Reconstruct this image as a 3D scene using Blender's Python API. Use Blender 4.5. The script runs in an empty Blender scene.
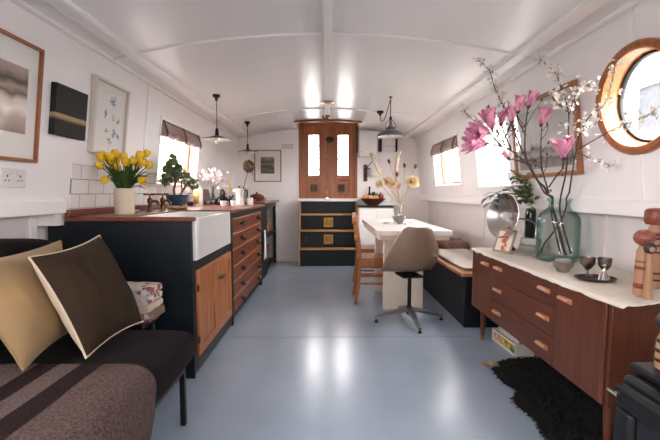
import bpy, bmesh, math, random
from mathutils import Matrix, Vector, Euler, noise
R = math.radians
SC = bpy.context.scene
COL = SC.collection
random.seed(11)

# ------------------------------------------------------------------ colour / materials
def lin(h):
    h = h.lstrip('#')
    def f(c):
        c /= 255.0
        return c / 12.92 if c <= 0.04045 else ((c + 0.055) / 1.055) ** 2.4
    return tuple(f(int(h[i:i + 2], 16)) for i in (0, 2, 4)) + (1.0,)

def nodes(name):
    m = bpy.data.materials.new(name); m.use_nodes = True
    nt = m.node_tree; nt.nodes.clear()
    out = nt.nodes.new('ShaderNodeOutputMaterial')
    return m, nt, out

def P(name, col, rough=0.6, metal=0.0, var=0.0, vscale=8.0, bump=0.0, bscale=60.0, spec=0.5, coat=0.0, sheen=0.0, col2=None, stretch=(1, 1, 1), trans=0.0, subsurf=0.0):
    m, nt, out = nodes(name)
    b = nt.nodes.new('ShaderNodeBsdfPrincipled')
    nt.links.new(b.outputs[0], out.inputs[0])
    c = lin(col)
    b.inputs['Base Color'].default_value = c
    b.inputs['Roughness'].default_value = rough
    b.inputs['Metallic'].default_value = metal
    b.inputs['Specular IOR Level'].default_value = spec
    if coat: b.inputs['Coat Weight'].default_value = coat; b.inputs['Coat Roughness'].default_value = 0.15
    if sheen: b.inputs['Sheen Weight'].default_value = sheen; b.inputs['Sheen Roughness'].default_value = 0.4
    if trans: b.inputs['Transmission Weight'].default_value = trans
    if subsurf:
        b.inputs['Subsurface Weight'].default_value = subsurf
        b.inputs['Subsurface Radius'].default_value = (0.02, 0.01, 0.006)
    tc = nt.nodes.new('ShaderNodeTexCoord')
    mp = nt.nodes.new('ShaderNodeMapping'); mp.inputs['Scale'].default_value = stretch
    nt.links.new(tc.outputs['Object'], mp.inputs[0])
    if var or col2:
        n = nt.nodes.new('ShaderNodeTexNoise'); n.inputs['Scale'].default_value = vscale; n.inputs['Detail'].default_value = 4
        nt.links.new(mp.outputs[0], n.inputs['Vector'])
        r = nt.nodes.new('ShaderNodeValToRGB')
        r.color_ramp.elements[0].position = 0.33; r.color_ramp.elements[1].position = 0.68
        if col2:
            r.color_ramp.elements[0].color = c; r.color_ramp.elements[1].color = lin(col2)
        else:
            r.color_ramp.elements[0].color = tuple(max(0, x * (1 - var)) for x in c[:3]) + (1,)
            r.color_ramp.elements[1].color = tuple(min(1, x * (1 + var)) for x in c[:3]) + (1,)
        nt.links.new(n.outputs[0], r.inputs[0]); nt.links.new(r.outputs[0], b.inputs['Base Color'])
    if bump:
        n2 = nt.nodes.new('ShaderNodeTexNoise'); n2.inputs['Scale'].default_value = bscale; n2.inputs['Detail'].default_value = 3
        nt.links.new(mp.outputs[0], n2.inputs['Vector'])
        bp = nt.nodes.new('ShaderNodeBump'); bp.inputs['Strength'].default_value = bump; bp.inputs['Distance'].default_value = 0.01
        nt.links.new(n2.outputs[0], bp.inputs['Height']); nt.links.new(bp.outputs[0], b.inputs['Normal'])
    return m

def WOOD(name, c1, c2, rough=0.4, axis='X', scale=6.0, coat=0.0, bump=0.03):
    """long-grain timber; grain runs along the given object axis"""
    m, nt, out = nodes(name)
    b = nt.nodes.new('ShaderNodeBsdfPrincipled'); nt.links.new(b.outputs[0], out.inputs[0])
    b.inputs['Roughness'].default_value = rough
    if coat: b.inputs['Coat Weight'].default_value = coat; b.inputs['Coat Roughness'].default_value = 0.2
    tc = nt.nodes.new('ShaderNodeTexCoord'); mp = nt.nodes.new('ShaderNodeMapping')
    s = [scale * 3] * 3; s['XYZ'.index(axis)] = scale * 0.22
    mp.inputs['Scale'].default_value = s
    nt.links.new(tc.outputs['Object'], mp.inputs[0])
    n = nt.nodes.new('ShaderNodeTexNoise'); n.inputs['Scale'].default_value = 1.6; n.inputs['Detail'].default_value = 6; n.inputs['Roughness'].default_value = 0.62; n.inputs['Distortion'].default_value = 0.6
    nt.links.new(mp.outputs[0], n.inputs['Vector'])
    r = nt.nodes.new('ShaderNodeValToRGB')
    r.color_ramp.elements[0].position = 0.3; r.color_ramp.elements[1].position = 0.72
    r.color_ramp.elements[0].color = lin(c1); r.color_ramp.elements[1].color = lin(c2)
    nt.links.new(n.outputs[0], r.inputs[0]); nt.links.new(r.outputs[0], b.inputs['Base Color'])
    bp = nt.nodes.new('ShaderNodeBump'); bp.inputs['Strength'].default_value = bump; bp.inputs['Distance'].default_value = 0.01
    nt.links.new(n.outputs[0], bp.inputs['Height']); nt.links.new(bp.outputs[0], b.inputs['Normal'])
    return m

def PANE(name, tint='#ffffff', edge=None):
    """clear sheet glass: see-through with fresnel reflections"""
    m, nt, out = nodes(name)
    t = nt.nodes.new('ShaderNodeBsdfTransparent'); t.inputs[0].default_value = lin(tint)
    g = nt.nodes.new('ShaderNodeBsdfGlossy'); g.inputs['Roughness'].default_value = 0.02
    lw = nt.nodes.new('ShaderNodeLayerWeight'); lw.inputs[0].default_value = 0.5
    pw = nt.nodes.new('ShaderNodeMath'); pw.operation = 'POWER'; pw.inputs[1].default_value = 4.0
    f = nt.nodes.new('ShaderNodeMath'); f.operation = 'MULTIPLY_ADD'; f.inputs[1].default_value = 0.75; f.inputs[2].default_value = 0.03
    nt.links.new(lw.outputs['Facing'], pw.inputs[0]); nt.links.new(pw.outputs[0], f.inputs[0])
    mx = nt.nodes.new('ShaderNodeMixShader')
    if edge:      # thicker looking glass towards a round jar's rim: the path through it is longer there
        er = nt.nodes.new('ShaderNodeValToRGB'); er.color_ramp.elements[0].position = .25; er.color_ramp.elements[0].color = lin(tint); er.color_ramp.elements[1].position = .95; er.color_ramp.elements[1].color = lin(edge)
        nt.links.new(lw.outputs['Facing'], er.inputs[0]); nt.links.new(er.outputs[0], t.inputs[0])
    nt.links.new(f.outputs[0], mx.inputs[0]); nt.links.new(t.outputs[0], mx.inputs[1]); nt.links.new(g.outputs[0], mx.inputs[2])
    nt.links.new(mx.outputs[0], out.inputs[0])
    return m

def RAMP(name, stops, axis, lo, hi, rough=0.6, nstr=0.0, nscale=6.0, const=False, speck=0.0):
    """colour bands along one object axis, edges broken up by noise (prints, paintings)"""
    m, nt, out = nodes(name)
    b = nt.nodes.new('ShaderNodeBsdfPrincipled'); nt.links.new(b.outputs[0], out.inputs[0])
    b.inputs['Roughness'].default_value = rough
    if speck: b.inputs['Specular IOR Level'].default_value = .15
    tc = nt.nodes.new('ShaderNodeTexCoord'); sp = nt.nodes.new('ShaderNodeSeparateXYZ')
    nt.links.new(tc.outputs['Object'], sp.inputs[0])
    mr = nt.nodes.new('ShaderNodeMapRange'); mr.inputs[1].default_value = lo; mr.inputs[2].default_value = hi
    nt.links.new(sp.outputs[axis], mr.inputs[0])
    n = nt.nodes.new('ShaderNodeTexNoise'); n.inputs['Scale'].default_value = nscale; n.inputs['Detail'].default_value = 5
    nt.links.new(tc.outputs['Object'], n.inputs['Vector'])
    ma = nt.nodes.new('ShaderNodeMath'); ma.operation = 'MULTIPLY_ADD'; ma.inputs[1].default_value = nstr
    nt.links.new(n.outputs[0], ma.inputs[0])
    sb = nt.nodes.new('ShaderNodeMath'); sb.operation = 'SUBTRACT'; sb.inputs[1].default_value = nstr * 0.5
    nt.links.new(mr.outputs[0], sb.inputs[0]); nt.links.new(sb.outputs[0], ma.inputs[2])
    r = nt.nodes.new('ShaderNodeValToRGB')
    if const: r.color_ramp.interpolation = 'CONSTANT'
    els = r.color_ramp.elements
    while len(els) < len(stops): els.new(0.5)
    for e, (p, c) in zip(els, stops): e.position = p; e.color = lin(c)
    nt.links.new(ma.outputs[0], r.inputs[0]); nt.links.new(r.outputs[0], b.inputs['Base Color'])
    if speck:
        n3 = nt.nodes.new('ShaderNodeTexNoise'); n3.inputs['Scale'].default_value = 130; n3.inputs['Detail'].default_value = 3
        nt.links.new(tc.outputs['Object'], n3.inputs['Vector'])
        m3 = nt.nodes.new('ShaderNodeMapRange'); m3.inputs[1].default_value = .3; m3.inputs[2].default_value = .7; m3.inputs[3].default_value = 1 - speck; m3.inputs[4].default_value = 1 + speck
        nt.links.new(n3.outputs[0], m3.inputs[0])
        m2 = nt.nodes.new('ShaderNodeMixRGB'); m2.blend_type = 'MULTIPLY'; m2.inputs[0].default_value = 1
        nt.links.new(r.outputs[0], m2.inputs[1]); nt.links.new(m3.outputs[0], m2.inputs[2]); nt.links.new(m2.outputs[0], b.inputs['Base Color'])
        bp = nt.nodes.new('ShaderNodeBump'); bp.inputs['Strength'].default_value = .3; bp.inputs['Distance'].default_value = .005
        nt.links.new(n3.outputs[0], bp.inputs['Height']); nt.links.new(bp.outputs[0], b.inputs['Normal'])
    return m

# ------------------------------------------------------------------ mesh building
class MB:
    def __init__(s): s.v = []; s.f = []; s.mi = []; s.cur = 0
    def add(s, vs, fs, M=None):
        o = len(s.v)
        s.v += [tuple((M @ Vector(p)) if M else p) for p in vs]
        s.f += [tuple(i + o for i in f) for f in fs]; s.mi += [s.cur] * len(fs)
        return s
    def box(s, x0, x1, y0, y1, z0, z1, M=None):
        vs = [(x, y, z) for x in (x0, x1) for y in (y0, y1) for z in (z0, z1)]
        return s.add(vs, [(0, 1, 3, 2), (4, 6, 7, 5), (0, 4, 5, 1), (2, 3, 7, 6), (0, 2, 6, 4), (1, 5, 7, 3)], M)
    def bar(s, a, b, w, h=None, up=(0, 0, 1)):
        """straight bar of w x h section from a to b"""
        h = h or w
        a, b = Vector(a), Vector(b); d = (b - a).normalized()
        u = Vector(up); u = (u - d * u.dot(d))
        if u.length < 1e-4: u = Vector((1, 0, 0)); u = u - d * u.dot(d)
        u.normalize(); r = d.cross(u)
        vs = [p + r * (w / 2 * sx) + u * (h / 2 * sy) for p in (a, b) for sx, sy in ((-1, -1), (1, -1), (1, 1), (-1, 1))]
        return s.add(vs, [(0, 3, 2, 1), (4, 5, 6, 7), (0, 1, 5, 4), (1, 2, 6, 5), (2, 3, 7, 6), (3, 0, 4, 7)])
    def tube(s, pts, rad, n=8, cap=True, M=None):
        pts = [Vector(p) for p in pts]
        if not hasattr(rad, '__len__'): rad = [rad] * len(pts)
        T = []
        for i in range(len(pts)):
            d = pts[min(i + 1, len(pts) - 1)] - pts[max(i - 1, 0)]
            T.append(d.normalized() if d.length > 1e-9 else Vector((0, 0, 1)))
        u = Vector((0, 0, 1)) if abs(T[0].z) < 0.9 else Vector((1, 0, 0))
        vs, fs = [], []
        for i, p in enumerate(pts):
            u = u - T[i] * u.dot(T[i]); u.normalize(); w = T[i].cross(u)
            for k in range(n):
                a = 2 * math.pi * k / n
                vs.append(p + (u * math.cos(a) + w * math.sin(a)) * rad[i])
        for i in range(len(pts) - 1):
            for k in range(n):
                k2 = (k + 1) % n
                fs.append((i * n + k, i * n + k2, (i + 1) * n + k2, (i + 1) * n + k))
        if cap:
            fs.append(tuple(range(n - 1, -1, -1))); fs.append(tuple((len(pts) - 1) * n + k for k in range(n)))
        return s.add(vs, fs, M)
    def lathe(s, prof, n=24, M=None, c=(0, 0, 0)):
        vs, fs = [], []; idx = []
        for r, z in prof:
            if r < 1e-6: idx.append([len(vs)]); vs.append((c[0], c[1], c[2] + z))
            else:
                idx.append(list(range(len(vs), len(vs) + n)))
                vs += [(c[0] + r * math.cos(2 * math.pi * k / n), c[1] + r * math.sin(2 * math.pi * k / n), c[2] + z) for k in range(n)]
        for A, B in zip(idx, idx[1:]):
            for k in range(n):
                k2 = (k + 1) % n
                if len(A) == 1 and len(B) == 1: continue
                if len(A) == 1: fs.append((A[0], B[k2], B[k]))
                elif len(B) == 1: fs.append((A[k], A[k2], B[0]))
                else: fs.append((A[k], A[k2], B[k2], B[k]))
        return s.add(vs, fs, M)
    def ball(s, c, r, n=12, m=8, M=None):
        rx, ry, rz = r if hasattr(r, '__len__') else (r, r, r)
        vs = [(0, 0, -1)]; fs = []
        for j in range(1, m):
            t = -math.pi / 2 + math.pi * j / m
            vs += [(math.cos(t) * math.cos(2 * math.pi * k / n), math.cos(t) * math.sin(2 * math.pi * k / n), math.sin(t)) for k in range(n)]
        vs.append((0, 0, 1)); L = len(vs) - 1
        for k in range(n): fs.append((0, 1 + (k + 1) % n, 1 + k))
        for j in range(m - 2):
            for k in range(n):
                a = 1 + j * n + k; b = 1 + j * n + (k + 1) % n
                fs.append((a, b, b + n, a + n))
        for k in range(n): fs.append((L, 1 + (m - 2) * n + k, 1 + (m - 2) * n + (k + 1) % n))
        if M: vs = [M @ Vector((x * rx, y * ry, z * rz)) + Vector(c) for x, y, z in vs]
        else: vs = [(c[0] + x * rx, c[1] + y * ry, c[2] + z * rz) for x, y, z in vs]
        return s.add(vs, fs)
    def surf(s, fn, nu, nv, closeu=False, M=None):
        vs = [fn(i / nu, j / nv) for j in range(nv + 1) for i in range(nu + (0 if closeu else 1))]
        w = nu if closeu else nu + 1; fs = []
        for j in range(nv):
            for i in range(nu):
                i2 = (i + 1) % w
                fs.append((j * w + i, j * w + i2, (j + 1) * w + i2, (j + 1) * w + i))
        return s.add(vs, fs, M)
    def prism(s, poly, z0, z1, M=None):
        n = len(poly)
        vs = [(x, y, z0) for x, y in poly] + [(x, y, z1) for x, y in poly]
        fs = [tuple(range(n - 1, -1, -1)), tuple(range(n, 2 * n))] + [(i, (i + 1) % n, n + (i + 1) % n, n + i) for i in range(n)]
        return s.add(vs, fs, M)
    def frame(s, w, h, fw, d0, d1, M=None):
        """rectangular picture/window frame in the xy plane, outer size w x h, bar fw, from z d0 to d1"""
        for a in ((-w / 2, w / 2, h / 2 - fw, h / 2), (-w / 2, w / 2, -h / 2, -h / 2 + fw), (-w / 2, -w / 2 + fw, -h / 2 + fw, h / 2 - fw), (w / 2 - fw, w / 2, -h / 2 + fw, h / 2 - fw)):
            s.box(a[0], a[1], a[2], a[3], d0, d1, M)
        return s
    def leaf(s, base, d, L, w, curl=0.3, up=(0, 0, 1), seg=5, fold=0.25):
        """a tapering blade that starts at base, runs along d and bends by curl"""
        base, d, u = Vector(base), Vector(d).normalized(), Vector(up)
        r = d.cross(u)
        if r.length < 1e-3: r = Vector((1, 0, 0))
        r.normalize(); u = r.cross(d).normalized()
        vs, fs = [], []; p = base.copy(); ang = 0
        for i in range(seg + 1):
            t = i / seg; ww = w * math.sin(math.pi * min(1, t * 0.93 + 0.05)) ** 0.8 / 2
            dd = d * math.cos(ang) - u * math.sin(ang); nn = u * math.cos(ang) + d * math.sin(ang)
            vs += [p - r * ww + nn * ww * fold, p, p + r * ww + nn * ww * fold]
            p = p + dd * (L / seg); ang += curl / seg
        for i in range(seg):
            a = i * 3
            fs += [(a, a + 1, a + 4, a + 3), (a + 1, a + 2, a + 5, a + 4)]
        return s.add(vs, fs)

def link(name, mb, mat, parent=None, at=(0, 0, 0), bevel=0.0, smooth=40, sub=0, solid=0.0, seg=2, weld=False, soff=0.0):
    me = bpy.data.meshes.new(name)
    me.from_pydata([(p[0] - at[0], p[1] - at[1], p[2] - at[2]) for p in mb.v], [], mb.f)
    bm = bmesh.new(); bm.from_mesh(me)
    if weld: bmesh.ops.remove_doubles(bm, verts=bm.verts, dist=1e-5)
    bm.to_mesh(me); bm.free()
    for m in (mat if isinstance(mat, (list, tuple)) else [mat]): me.materials.append(m)
    if not weld:
        for p, i in zip(me.polygons, mb.mi): p.material_index = i
    if smooth:
        for p in me.polygons: p.use_smooth = True
        me.set_sharp_from_angle(angle=R(smooth))
    o = bpy.data.objects.new(name, me); COL.objects.link(o)
    if parent: o.parent = parent
    if solid:
        k = o.modifiers.new('solid', 'SOLIDIFY'); k.thickness = solid; k.offset = soff
    if bevel:
        k = o.modifiers.new('bevel', 'BEVEL'); k.width = bevel; k.segments = seg; k.limit_method = 'ANGLE'; k.angle_limit = R(40)
        k.use_clamp_overlap = True
    if sub:
        k = o.modifiers.new('sub', 'SUBSURF'); k.levels = sub; k.render_levels = sub
    return o

def tag(o, label, cat, group=None, kind=None):
    if label: o['label'] = label
    if cat: o['category'] = cat
    if group: o['group'] = group
    if kind: o['kind'] = kind
    return o

def thing(name, label, cat, loc=(0, 0, 0), rz=0.0, group=None, M=None, kind=None):
    o = bpy.data.objects.new(name, None); COL.objects.link(o)
    o.empty_display_size = 0.05
    if M is not None: o.matrix_world = M
    else: o.location = loc; o.rotation_euler = (0, 0, rz)
    return tag(o, label, cat, group, kind)

def copy_tree(o, parent=None):
    c = o.copy(); COL.objects.link(c)
    if parent: c.parent = parent
    for ch in list(o.children): copy_tree(ch, c)
    return c

def basis(loc, h, u, n):
    h, u, n = Vector(h).normalized(), Vector(u).normalized(), Vector(n).normalized()
    M = Matrix((h, u, n)).transposed().to_4x4(); M.translation = Vector(loc)
    return M

def T(x, y, z): return Matrix.Translation((x, y, z))
def RX(a): return Matrix.Rotation(R(a), 4, 'X')
def RY(a): return Matrix.Rotation(R(a), 4, 'Y')
def RZ(a): return Matrix.Rotation(R(a), 4, 'Z')
def smoothpath(pts, n=4):
    """Catmull-Rom resampling"""
    pts = [Vector(p) for p in pts]; o = []
    for i in range(len(pts) - 1):
        a, b, c, d = pts[max(i - 1, 0)], pts[i], pts[i + 1], pts[min(i + 2, len(pts) - 1)]
        for k in range(n):
            t = k / n
            o.append(0.5 * (2 * b + (c - a) * t + (2 * a - 5 * b + 4 * c - d) * t * t + (3 * b - a - 3 * c + d) * t ** 3))
    return o + [pts[-1]]
def align(d):
    """rotation taking +Z to d"""
    return Vector((0, 0, 1)).rotation_difference(Vector(d).normalized()).to_matrix().to_4x4()

# ------------------------------------------------------------------ materials
white_paint = P('white_gloss_paint', '#efebe9', 0.32, var=0.02, vscale=3)
wall_paint = P('white_wall_paint', '#edE8e7', 0.45, var=0.02, vscale=2, bump=0.02, bscale=25)
ceil_paint = P('ceiling_gloss_paint', '#eeeae9', 0.29, var=0.015, vscale=2)
lower_paint = P('lower_wall_paint', '#ddd6d6', 0.5, var=0.04, vscale=3, bump=0.03, bscale=20)
floor_paint = P('blue_grey_floor_paint', '#9dacbd', 0.24, var=0.05, vscale=2.5, bump=0.015, bscale=14)
navy = P('navy_black_paint', '#0f171d', 0.45, var=0.12, vscale=5, spec=0.3)
blackpaint = P('black_paint', '#0c0d0f', 0.45, var=0.1, spec=0.3)
orange_wood = WOOD('varnished_orange_wood', '#7a3d15', '#a9612a', 0.3, 'Y', 5, coat=0.3)
door_wood = WOOD('varnished_door_wood', '#773912', '#a45a24', 0.35, 'Z', 5, coat=0.1)
door_wood_h = WOOD('varnished_door_wood_cross_grain', '#6c3312', '#985222', 0.35, 'X', 5, coat=0.1)
pitch_pine = WOOD('pine_cupboard_wood', '#95512a', '#bb7a48', 0.42, 'Z', 6)
worktop_wood = WOOD('red_brown_worktop_wood', '#58281d', '#834532', 0.3, 'Y', 5, coat=0.15)
drawer_wood = WOOD('red_brown_drawer_wood', '#5a2816', '#854626', 0.4, 'Y', 5)
teak = WOOD('teak_veneer', '#4a2315', '#693721', 0.38, 'Y', 7, coat=0.1)
teak_up = WOOD('teak_veneer_upright', '#4a2315', '#6c3922', 0.38, 'Z', 7, coat=0.1)
handle_wood = WOOD('light_teak_handle', '#a8704f', '#c39070', 0.42, 'Y', 10)
chair_wood = WOOD('honey_beech_chair_wood', '#8a4e28', '#b47440', 0.38, 'Z', 8, coat=0.1)
step_wood = WOOD('light_step_wood', '#a3743f', '#c89a5e', 0.4, 'X', 7)
frame_wood = WOOD('brown_frame_wood', '#7d4526', '#a2633d', 0.4, 'X', 10)
brass = P('brass', '#a37c3f', 0.34, 1.0, var=0.15, vscale=20)
dark_brass = P('tarnished_brass', '#6d5433', 0.4, 1.0, var=0.3, vscale=30)
chrome = P('chrome', '#c9c5c4', 0.12, 1.0)
steel = P('brushed_steel', '#8d8a88', 0.3, 1.0)
pewter = P('pewter', '#8b827d', 0.36, 1.0, var=0.3, vscale=25)
black_metal = P('black_metal', '#0e0e10', 0.38, 0.0, spec=0.35)
grey_enamel = P('grey_enamel', '#5a5a5c', 0.3)
white_ceramic = P('white_glazed_ceramic', '#e8e6e3', 0.12)
cream_ceramic = P('cream_stoneware', '#cfbfa6', 0.45, var=0.06, vscale=15)
blue_ceramic = P('blue_glazed_ceramic', '#34475c', 0.2, var=0.2, vscale=20)
white_plastic = P('white_plastic', '#dcd9d6', 0.3)
clear_glass = PANE('clear_pane')
picture_glass = PANE('picture_glass')
charcoal_cloth = P('charcoal_wool', '#171214', 0.95, var=0.2, vscale=160, bump=0.25, bscale=240, sheen=0.02, spec=0.15)
paper = P('white_paper', '#e2deda', 0.7)
mat_board = P('off_white_mount_board', '#dcd6d1', 0.7)
leaf_green = P('leaf_green', '#3f5a28', 0.45, var=0.3, vscale=25)
dark_leaf = P('dark_leaf_green', '#2c3f28', 0.4, var=0.3, vscale=25)
pale_leaf = P('pale_leaf_green', '#7d8f52', 0.45, var=0.25, vscale=25)
grey_leaf = P('grey_green_leaf', '#7a8068', 0.5, var=0.3, vscale=30)
bark = P('branch_bark', '#4a3d35', 0.7, var=0.3, vscale=30)
bonsai_bark = P('bonsai_bark', '#6b5648', 0.7, var=0.2, vscale=30)
soil = P('dark_soil', '#2a221d', 0.9, var=0.3, vscale=60)
MAGNOLIA_STEMS = {'main': [(1.448, 2.3, 0.681), (1.389, 2.32, 0.923), (1.348, 2.33, 1.038), (1.309, 2.31, 1.11), (1.249, 2.28, 1.151), (1.177, 2.25, 1.237), (1.134, 2.22, 1.331), (1.125, 2.2, 1.48), (1.125, 2.18, 1.559)], 'right': [(1.335, 2.31, 1.08), (1.253, 2.25, 1.225), (1.225, 2.22, 1.36), (1.216, 2.2, 1.458)], 'left': [(1.177, 2.25, 1.237), (1.064, 2.24, 1.325), (0.958, 2.22, 1.354), (0.884, 2.2, 1.363)], 'up': [(1.064, 2.24, 1.325), (1.02, 2.22, 1.405), (0.992, 2.22, 1.472)], 'low': [(1.333, 2.31, 1.116), (1.325, 2.22, 1.183), (1.315, 2.15, 1.219), (1.3, 2.12, 1.271)], 'a': [(1.012, 2.23, 1.341), (0.946, 2.2, 1.391), (0.911, 2.2, 1.424)], 'b': [(1.02, 2.22, 1.399), (1.029, 2.2, 1.447), (1.04, 2.19, 1.484)], 'c': [(1.132, 2.21, 1.409), (1.075, 2.18, 1.476), (1.057, 2.17, 1.529)], 'd': [(1.164, 2.25, 1.254), (1.079, 2.22, 1.269), (1.029, 2.2, 1.273)]}
MAGNOLIA_FLOWERS = [((0.901, 2.2, 1.357), (0.786, 2.18, 1.366)), ((0.917, 2.2, 1.419), (0.814, 2.17, 1.425)), ((0.937, 2.21, 1.448), (0.893, 2.18, 1.542)), ((0.992, 2.22, 1.467), (0.996, 2.22, 1.54)), ((1.04, 2.19, 1.478), (1.017, 2.17, 1.557)), ((1.063, 2.17, 1.529), (1.066, 2.15, 1.614)), ((1.125, 2.18, 1.559), (1.148, 2.17, 1.639)), ((1.21, 2.2, 1.464), (1.218, 2.17, 1.552)), ((1.297, 2.12, 1.271), (1.272, 2.1, 1.372)), ((1.035, 2.2, 1.273), (0.995, 2.19, 1.311))]
BLOSSOM_PORTHOLE = {'porthole': [(1.336, 2.42, 0.705), (1.428, 2.36, 0.877), (1.44, 2.3, 1.014), (1.386, 2.18, 1.187), (1.319, 2.05, 1.297), (1.286, 1.98, 1.37), (1.27, 1.88, 1.451), (1.279, 1.8, 1.485), (1.271, 1.75, 1.557), (1.265, 1.72, 1.661)], 'low': [(1.319, 2.05, 1.297), (1.353, 1.95, 1.246), (1.38, 1.86, 1.21)], 'across': [(1.324, 2.05, 1.307), (1.263, 1.72, 1.358), (1.256, 1.56, 1.38), (1.244, 1.48, 1.384)], 'mid': [(1.286, 1.98, 1.37), (1.267, 1.9, 1.397), (1.267, 1.83, 1.404)]}
BLOSSOM_TALL = {'tall': [(1.454, 2.36, 0.689), (1.384, 2.34, 0.903), (1.354, 2.34, 1.025), (1.284, 2.32, 1.128), (1.158, 2.3, 1.335), (1.049, 2.3, 1.574), (1.024, 2.3, 1.614), (0.98, 2.3, 1.706), (0.951, 2.3, 1.795), (0.888, 2.3, 1.849)], 'left': [(1.106, 2.3, 1.452), (1.002, 2.32, 1.443), (0.882, 2.34, 1.514), (0.828, 2.36, 1.574)]}
BLOSSOM_ARCH = {'arch': [(1.445, 2.25, 0.72), (1.414, 2.3, 0.906), (1.397, 2.3, 1.026), (1.364, 2.2, 1.2), (1.318, 2.12, 1.369), (1.286, 2.08, 1.522), (1.243, 2.1, 1.673), (1.234, 2.12, 1.726), (1.164, 2.15, 1.81)], 'twig': [(1.294, 2.09, 1.482), (1.265, 2.0, 1.555), (1.267, 1.96, 1.614), (1.272, 1.85, 1.575)], 'twig2': [(1.286, 2.08, 1.511), (1.243, 2.1, 1.558), (1.22, 2.12, 1.605)]}
TULIPS = [(-1.426, 2.384, 1.284), (-1.398, 2.37, 1.237), (-1.371, 2.4, 1.299), (-1.348, 2.375, 1.17), (-1.313, 2.367, 1.29), (-1.301, 2.4, 1.31), (-1.326, 2.452, 1.27), (-1.312, 2.44, 1.22), (-1.272, 2.437, 1.294), (-1.233, 2.382, 1.256), (-1.234, 2.414, 1.24), (-1.19, 2.388, 1.269), (-1.145, 2.377, 1.291), (-1.139, 2.371, 1.164), (-1.135, 2.381, 1.256), (-1.14, 2.453, 1.317), (-1.127, 2.443, 1.244), (-1.196, 2.441, 1.25), (-1.355, 2.44, 1.26)]
DRIED = [('pampas', [(0.845, 4.45, 0.941), (0.703, 4.45, 1.161), (0.598, 4.45, 1.321), (0.516, 4.45, 1.503)]), ('pampas', [(0.847, 4.46, 0.941), (0.816, 4.5, 1.161), (0.806, 4.52, 1.348), (0.839, 4.52, 1.533)]), ('dahlia', [(0.843, 4.44, 0.93), (0.895, 4.42, 1.069), (0.969, 4.4, 1.205)]), ('bloom', [(0.831, 4.44, 0.93), (0.719, 4.4, 1.057), (0.601, 4.38, 1.182)]), ('bloom', [(0.831, 4.44, 0.93), (0.768, 4.42, 1.069), (0.698, 4.42, 1.217)]), ('bloom', [(0.829, 4.43, 0.931), (0.781, 4.36, 1.046), (0.74, 4.33, 1.17)]), ('bloom', [(0.845, 4.45, 0.93), (0.834, 4.46, 1.045), (0.809, 4.46, 1.161)]), ('pod', [(0.849, 4.47, 0.929), (0.804, 4.5, 1.173), (0.729, 4.52, 1.429)]), ('pod', [(0.858, 4.46, 0.93), (0.879, 4.46, 1.138), (0.893, 4.46, 1.379)]), ('pod', [(0.858, 4.46, 0.93), (0.937, 4.46, 1.138), (1.014, 4.46, 1.367)]), ('pod', [(0.847, 4.46, 0.93), (0.825, 4.48, 1.092), (0.811, 4.48, 1.277)])]
# ------------------------------------------------------------------ the room
B, YF = 6.05, -2.3                       # back bulkhead, bulkhead behind the camera
TILT = 0.115                             # the cabin sides lean inwards
def wx(z): return 1.48 - TILT * (z - 0.97)
def WL(y, z, off=0.0):
    """left cabin side: x along +Y, y up the wall, z into the room"""
    M = basis((-wx(z), y, z), (0, 1, 0), (TILT, 0, 1), (1, 0, -TILT)); return M @ T(0, 0, off)
def WR(y, z, off=0.0):
    M = basis((wx(z), y, z), (0, -1, 0), (-TILT, 0, 1), (-1, 0, -TILT)); return M @ T(0, 0, off)
def WB(x, z, off=0.0): return basis((x, B, z), (1, 0, 0), (0, 0, 1), (0, -1, 0)) @ T(0, 0, off)
def ceil_z(x): return 2.09 - 0.0873 * x * x
def S(o): o['kind'] = 'structure'; return o

def plate(name, M, u0, u1, v0, v1, rects=(), circles=(), mat=None, thick=0.05):
    """a wall skin with rectangular and round openings, thickness going outwards"""
    us = sorted({u0, u1} | {q for r in rects for q in r[:2]} | {q for c in circles for q in (c[0] - c[2] - .05, c[0] + c[2] + .05)})
    vs = sorted({v0, v1} | {q for r in rects for q in r[2:]} | {q for c in circles for q in (c[1] - c[2] - .05, c[1] + c[2] + .05)})
    m = MB()
    for a, b in zip(us, us[1:]):
        for c, d in zip(vs, vs[1:]):
            x, y = (a + b) / 2, (c + d) / 2
            if any(r[0] < x < r[1] and r[2] < y < r[3] for r in rects): continue
            if any(abs(x - k[0]) < k[2] + .05 and abs(y - k[1]) < k[2] + .05 for k in circles): continue
            m.add([(a, c, 0), (b, c, 0), (b, d, 0), (a, d, 0)], [(0, 1, 2, 3)])
    for cu, cv, r in circles:
        n = 48; s = r + .05; inn, outr = [], []
        for k in range(n):
            t = 2 * math.pi * k / n; c, q = math.cos(t), math.sin(t); e = s / max(abs(c), abs(q))
            inn.append((cu + r * c, cv + r * q, 0)); outr.append((cu + e * c, cv + e * q, 0))
        m.add(inn + outr, [(k, n + k, n + (k + 1) % n, (k + 1) % n) for k in range(n)])
    o = link(name, m, mat or wall_paint, smooth=0, weld=True)
    o.matrix_world = M
    k = o.modifiers.new('solid', 'SOLIDIFY'); k.thickness = thick; k.offset = -1
    return S(o)

# floor with the seams of its boards
m = MB(); m.box(-1.66, 1.66, YF - .05, B + .06, -.06, 0)
o = S(link('floor', m, floor_paint))
for i, (x0, x1, y0, y1) in enumerate(((-.74, 1.12, 2.822, 2.828), (-.60, 1.12, .6, .605))):
    m = MB(); m.box(x0, x1, y0, y1, 0.0, 0.0012)
    link('floor_seam', m, P('floor_seam_line', '#75818f', .5), o)

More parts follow.
